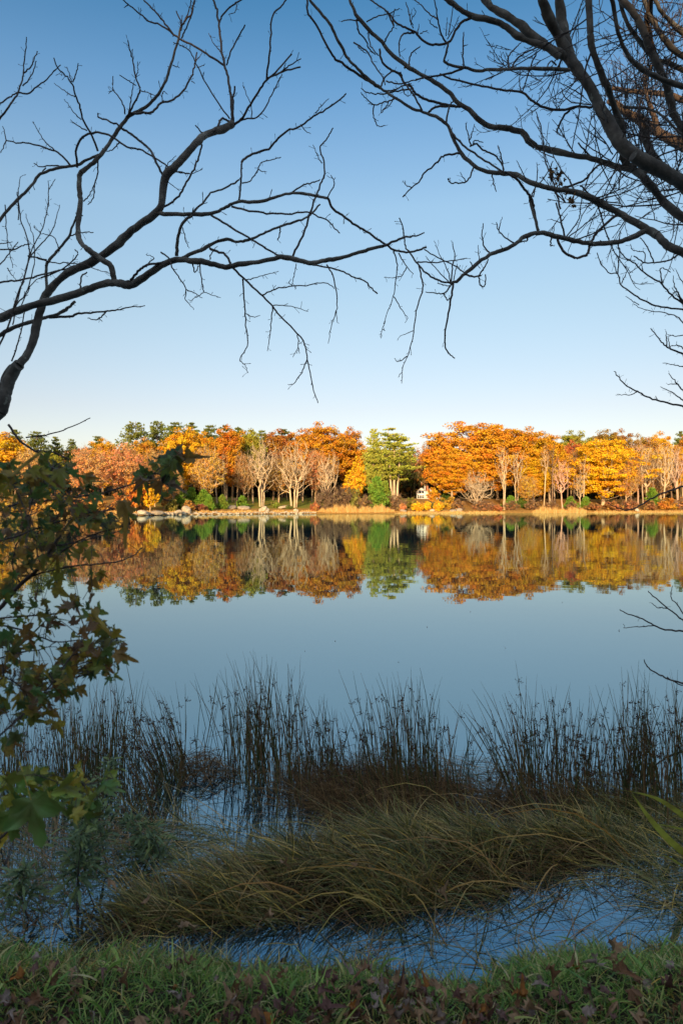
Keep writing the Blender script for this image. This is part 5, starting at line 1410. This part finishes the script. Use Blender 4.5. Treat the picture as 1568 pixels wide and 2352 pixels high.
e = thing('bare_tree', tuple(at(1780, 2200, 4.8)*[1, 1, 0]+[0, 0, -.1]), 'many stemmed leafless tree leaning in from the right edge', 'tree')
trr = Tracer(8, 4.6)
tw, cv = build_tree(trr, e, RIGHT, 15, M['bark'], M['twig'], .0011)
# the thicket of shoots in the upper right: fine shoots growing from the stems there
rg = np.random.default_rng(18); th = MB()
def shoot(p, d, L, r, depth):
    n_ = 7; P = [p]; 
    for i in range(n_-1):
        d = unit(d+rg.normal(size=3)*.1+np.array([0, 0, .05])); P.append(P[-1]+d*L/(n_-1))
    P = np.array(P); th.tubes(P, np.linspace(r, max(r*.45, .0017), n_), 4); spurs(th, rg, P, None, .06, (.015, .06), .002)
    if depth:
        for k in range(int(rg.integers(1, 4))):
            j = int(rg.integers(1, n_-1)); dd = unit(d*.9+unit(rg.normal(size=3))*.55+np.array([-.08, 0, .2])); shoot(P[j], dd, L*rg.uniform(.3, .6), max(r*.65, .0018), depth-1)
cand = [(W, r) for W, r in cv if r.max() > .022]
for k in range(300):
    W, r = cand[int(rg.integers(len(cand)))]; j = int(rg.integers(2, len(W)-1)); p = W[j]
    x_ = CX+p[0]/p[1]*FPX; y_ = HY-(p[2]-HC)/p[1]*FPX
    if not (1230 < x_ < 1640 and -40 < y_ < 520): continue
    if x_+y_*.45 < 1290+y_*.5: continue
    T = unit(W[j-1]-W[j])
    shoot(p, unit(T*.6+unit(rg.normal(size=3)*[1, 1, 1])*.9+np.array([-.15, .1, .55])), rg.uniform(.3, .85), rg.uniform(.003, .0065), 2)
th.link('shoots', M['twig'], e, True)
tw.link('twigs', M['twig'], e, True)
# the few dead leaves left on it
b = MB(); rg = np.random.default_rng(6)
for x, y, k_ in [(2545, 790, 6), (2560, 812, 6), (2580, 835, 5), (2530, 805, 4), (2610, 910, 3), (2622, 930, 3), (1851, 320, 1)]:
    for i in range(k_):
        V, q, t = leaf_shape(rg, 2.2); F = frame(rg.normal(size=3)+[0, 0, -.6], rg.normal(size=3)); s = rg.uniform(.03, .05)
        d_, Yn = trr.near(np.array([x/2, y/2])); b.add(at(x/2+rg.normal()*5, y/2+rg.normal()*5, Yn)+(V*s)@F, q, t)
b.link('dead_leaves', M['dead'], e)
for ch in e.children: ch.location = -Vector(e.location)

LOWR = """
0 60 40 T Y5.2/5.2: 3420,4000 3400,3300 3380,2700 3400,2000 3430,1500
0 12 8: 3395,2250 3250,1900 3200,1600 3136,1421
4 8 3: 1568,480 1490,472 1430,460 1370,430 1320,395 1280,365 1265,315 1230,315 1190,270 1172,220
4 4 2: 1262,312 1250,260
4 4 2: 1285,362 1320,285
4 5 3: 1268,315 1275,220 1265,175
0 10 8: 3250,1900 3200,1550 3136,1396
4 8 3: 1568,455 1510,410 1460,355 1400,320 1340,265 1300,240 1270,190 1280,120
4 4 2: 1382,302 1375,270
4 5 3: 1468,360 1465,290 1510,310
4 9 4: 1600,190 1540,230 1500,255 1440,265 1390,265 1340,235
4 5 3: 1432,262 1400,190 1370,150
4 4 2: 1392,262 1390,220 1340,210 1325,180
4 5 2: 1580,560 1540,515 1480,495 1400,485 1338,455
4 3 2: 1365,460 1303,420
4 6 2: 1575,450 1530,380 1522,325
4 6 3: 1570,470 1540,400 1500,430
4 5 2: 1600,420 1560,350 1535,300
4 5 2: 1590,500 1555,440 1515,380
0 10 8: 3300,2400 3200,1900 3136,1626
4 9 3: 1568,685 1520,665 1490,650 1460,620 1418,567
4 5 2: 1492,650 1488,580
4 4 2: 1505,660 1500,610
4 4 2: 1580,595 1530,602 1495,595
4 5 2: 1575,665 1540,645 1500,650
4 5 2: 1600,745 1568,742 1520,735 1473,727
0 12 8: 3300,2500 3220,2050 3136,1866
4 9 3: 1568,925 1500,910 1440,895 1390,875 1350,855 1300,825 1270,790 1252,765
4 4 2: 1355,860 1320,873 1262,870
4 3 2: 1448,895 1440,878
4 6 2: 1575,905 1530,870 1463,835
4 6 2: 1575,865 1530,810 1500,775
4 4 2: 1540,825 1497,825
0 8 7: 3390,2600 3300,2350 3200,2230 3136,2234
0 8 3: 3136,2234 3048,2263 2986,2292 2938,2323 2898,2341 2866,2344 2820,2326 2788,2308
0 10 7: 3390,2900 3250,2880 3136,2900
0 8 3: 3136,2900 3060,2894 3000,2870 2940,2840 2880,2820 2844,2800
0 4 2: 3000,2874 2930,2880 2860,2884
0 7 3: 3150,2862 3136,2850 3060,2790 3000,2740 2974,2716
0 5 2: 3150,2840 3110,2780 3080,2740 3088,2690
0 4 2: 3060,2795 3020,2790 2990,2770
0 10 8: 3380,3300 3250,3200 3136,3140
0 8 3: 3136,3140 3070,3120 3010,3090 2970,3060 2956,3030
0 5 3: 3160,3160 3100,3135 3060,3110
"""
e = thing('bare_tree', tuple(at(1710, 2200, 5.2)*[1, 1, 0]+[0, 0, -.1]), 'thin twigged leafless tree reaching in along the right edge', 'tree')
trw = Tracer(9, 5.2); rooted(trw, e, LOWR, 15, M['bark'], M['twig'], .0012)
LEFTTWIG = None

# ================================================================ LEAFY MAPLE SAPLINGS AT THE LEFT
def sapling(label, Y, branches, blobs, seed, size, mat, root_xy, matname='foliage', vein=False):
    rg = np.random.default_rng(seed); root = at(root_xy[0], root_xy[1], Y); root[2] = float(ground_z(root[0], root[1]))-.03
    e = thing('maple_sapling', tuple(root), label, 'sapling'); tr = Tracer(seed, Y)
    stem, tw = MB(), MB(); nodes = []
    for i, (w0, w1, pts) in enumerate(branches):
        W, r = tr.curve([(2*x, 2*y) for x, y in pts], w0*2, w1*2, *((Y, Y) if i == 0 else (None, None)), drift=.3)
        (stem if i == 0 else tw).tubes(W, np.maximum(r, .001), 7); nodes.append(W)
    b0 = np.array([root+(nodes[0][0]-root)*t+np.array([.04*np.sin(t*5), 0, 0]) for t in np.linspace(0, 1, 9)]); stem.tubes(b0, np.linspace(branches[0][0]/2/FPX*Y*1.5, branches[0][0]/2/FPX*Y, 9), 7)
    N = np.concatenate(nodes); lf = MB()
    for cx_, cy_, rx, ry, n_, s0 in blobs:
        for i in range(int(n_*1.2+.5)):
            a = rg.uniform(0, 6.28); q = rg.random()**.5; x, y = cx_+np.cos(a)*q*rx, cy_+np.sin(a)*q*ry
            d_, Yn = tr.near(np.array([x, y])); p = at(x, y, Yn+rg.normal()*.12+.0)
            j = int(np.argmin(np.linalg.norm(N-p, axis=1)))
            d = unit(np.array([rg.normal()*.7+.25, rg.normal()*.5, -rg.uniform(.0, 1.1)])) if rg.random() < .75 else unit(rg.normal(size=3))
            V, qd, t = leaf_shape(rg, 1.5 if rg.random() < .6 else 3.0, narrow=rg.uniform(.75, 1.05)); s = size*s0*rg.uniform(.65, 1.2)
            F = frame(d, np.array([rg.normal()*.8, -1.0, rg.normal()*.6+.4])); lf.add(p+(V*s)@F, qd, t)
            # petiole, then a thin twig to the nearest branch
            A = N[j]; far = np.linalg.norm(A-p)
            if far > .16: A = p+(A-p)/far*.16
            m = (A+p)/2+np.array([0, 0, .012]); tw.tubes(np.array([A, m, p]), np.array([.0011, .0009, .0008]), 3)
            if far > .16 and rg.random() < .5: tw.tubes(np.array([N[j], (N[j]+A)/2+rg.normal(size=3)*.01, A]), np.array([.0015, .0013, .0011]), 3)
    stem.link('stem', M['twig'], e, True); tw.link('twigs', M['twig'], e, True); lf.link('foliage', mat, e)
    for ch in e.children: ch.location = -Vector(e.location)
    return e
BR = [
 (13, 7, [(-70, 1480), (0, 1397), (48, 1342), (69, 1324), (95, 1300), (115, 1265), (134, 1238), (160, 1200)]),
 (4.5, 2, [(68, 1325), (130, 1307), (176, 1299), (224, 1296), (275, 1289), (307, 1275), (327, 1258)]),
 (4, 1.6, [(108, 1282), (144, 1266), (180, 1243), (218, 1227), (266, 1214), (300, 1205)]),
 (3.5, 1.6, [(130, 1253), (180, 1245), (224, 1233), (275, 1220)]),
 (6, 2, [(-40, 1190), (32, 1160), (80, 1154), (134, 1147), (180, 1141), (230, 1133), (288, 1117), (326, 1103), (352, 1087), (378, 1066), (394, 1061), (420, 1062)]),
 (3, 1.5, [(326, 1103), (345, 1112), (372, 1116)]),
 (3, 1.5, [(352, 1087), (380, 1092), (388, 1105)]),
 (3, 1.4, [(340, 1115), (365, 1128), (375, 1145), (395, 1150)]),
 (4, 2, [(-30, 1422), (64, 1415), (112, 1412), (154, 1400), (180, 1391)]),
 (4, 2, [(-30, 1430), (48, 1446), (106, 1468), (130, 1474), (190, 1470)]),
 (5, 2.5, [(-60, 1740), (0, 1690), (75, 1620), (120, 1568), (165, 1505), (190, 1470), (215, 1440)]),
 (4, 2, [(75, 1620), (40, 1570), (0, 1560), (-30, 1600)]),
 (3, 1.6, [(120, 1568), (190, 1552), (240, 1530), (262, 1505)]),
 (3, 1.6, [(165, 1505), (220, 1490), (270, 1470)]),
 (4, 2, [(-40, 1250), (30, 1235), (80, 1215), (130, 1200), (200, 1180), (260, 1170)]),
 (4, 2, [(-30, 1130), (30, 1110), (80, 1095), (120, 1075)]),
 (3, 1.6, [(48, 1342), (30, 1300), (40, 1250), (60, 1200), (75, 1150), (90, 1100)]),
 (3, 1.6, [(-20, 1520), (40, 1500), (100, 1490), (130, 1474)]),
 (3, 1.6, [(95, 1300), (85, 1260), (90, 1220), (130, 1190), (150, 1150)]),
]
BL = [(60, 1120, 85, 45, 45, .8), (150, 1110, 60, 40, 24, .8), (60, 1190, 80, 50, 45, .75), (170, 1180, 70, 40, 33, .75), (50, 1260, 70, 45, 30, .75), (130, 1250, 45, 35, 13, .7), (232, 1190, 40, 32, 17, .75),
 (398, 1054, 34, 18, 12, 1.15), (340, 1078, 32, 22, 10, 1.05), (380, 1116, 14, 38, 7, 1.15), (290, 1150, 14, 36, 6, 1.05), (215, 1115, 40, 26, 8, .85), (110, 1072, 60, 22, 10, .8), (20, 1085, 30, 26, 6, .85),
 (285, 1195, 25, 25, 6, .7), (245, 1225, 20, 10, 2, .7), (195, 1265, 20, 25, 4, .8), (220, 1325, 16, 18, 3, .9), (160, 1315, 14, 10, 2, .8), (120, 1345, 20, 14, 4, .8), (60, 1375, 26, 26, 6, .75), (20, 1335, 25, 30, 8, .9),
 (100, 1400, 18, 22, 5, .8), (150, 1385, 20, 14, 4, .75), (185, 1375, 30, 18, 6, .75), (110, 1432, 18, 18, 4, .85), (200, 1425, 34, 26, 9, .85), (30, 1430, 36, 30, 7, .9), (60, 1475, 50, 24, 9, .75), (160, 1480, 26, 18, 6, .85),
 (195, 1510, 52, 30, 19, .95), (255, 1490, 36, 22, 9, .85), (230, 1545, 34, 20, 9, .8), (130, 1540, 55, 24, 14, .85), (40, 1545, 48, 30, 13, .9), (90, 1590, 60, 24, 14, .85), (30, 1630, 50, 34, 13, .85), (110, 1640, 34, 26, 6, .8), (20, 1700, 34, 22, 5, .8), (255, 1445, 30, 12, 4, .9), (160, 1590, 26, 24, 6, .8), (50, 1565, 40, 34, 9, .85), (5, 1490, 26, 40, 6, .9)]
sapling('maple sapling with green and rusty leaves crowding the left edge', 1.75, BR, BL, 3, .05, M['mapleaf'], (-110, 2260))
BR2 = [(8, 4, [(-80, 1960), (0, 1925), (45, 1880), (70, 1850), (90, 1820)]), (3, 1.5, [(45, 1880), (90, 1900), (115, 1935)]), (3, 1.5, [(70, 1850), (110, 1835), (150, 1815), (190, 1800)]), (3, 1.5, [(0, 1925), (5, 1960), (12, 1990)]), (3, 1.5, [(90, 1820), (60, 1800), (40, 1785)]), (3, 1.5, [(150, 1815), (210, 1800), (262, 1790)])]
BL2 = [(40, 1790, 36, 20, 6, .8), (85, 1790, 30, 16, 5, .75), (160, 1785, 40, 22, 8, .75), (200, 1830, 34, 20, 6, .7), (240, 1800, 30, 16, 5, .65), (130, 1830, 40, 20, 6, .7), (20, 1830, 26, 24, 5, .8), (15, 1910, 22, 20, 2, 1.), (180, 1860, 40, 24, 5, .6), (60, 1850, 30, 20, 4, .7)]
e2 = sapling('low maple sapling with large green and yellow leaves at the lower left', 1.45, BR2, BL2, 5, .075, M['bigleaf'], (-110, 2300))
# its one big flat leaf facing the viewer and the yellow leaf beside it
rg = np.random.default_rng(2); b = MB()
for x, y, s, d in [(72, 1838, .125, (.28, -.1, -1.)), (18, 1868, .085, (.25, .1, -1.))]:
    V, q, t = leaf_shape(rg, .25); p = at(x, y, 1.3); F = frame(np.array(d), np.array([.1, -1., .25])); b.add(p+(V*s)@F-np.array(e2.location), q, t)
    b.tubes(np.array([p, p+[-.02, .02, .03], p+[-.05, .06, .05]])-np.array(e2.location), np.array([.0012, .0012, .0014]), 4)
b.link('large_leaves', M['bigleaf'], e2)
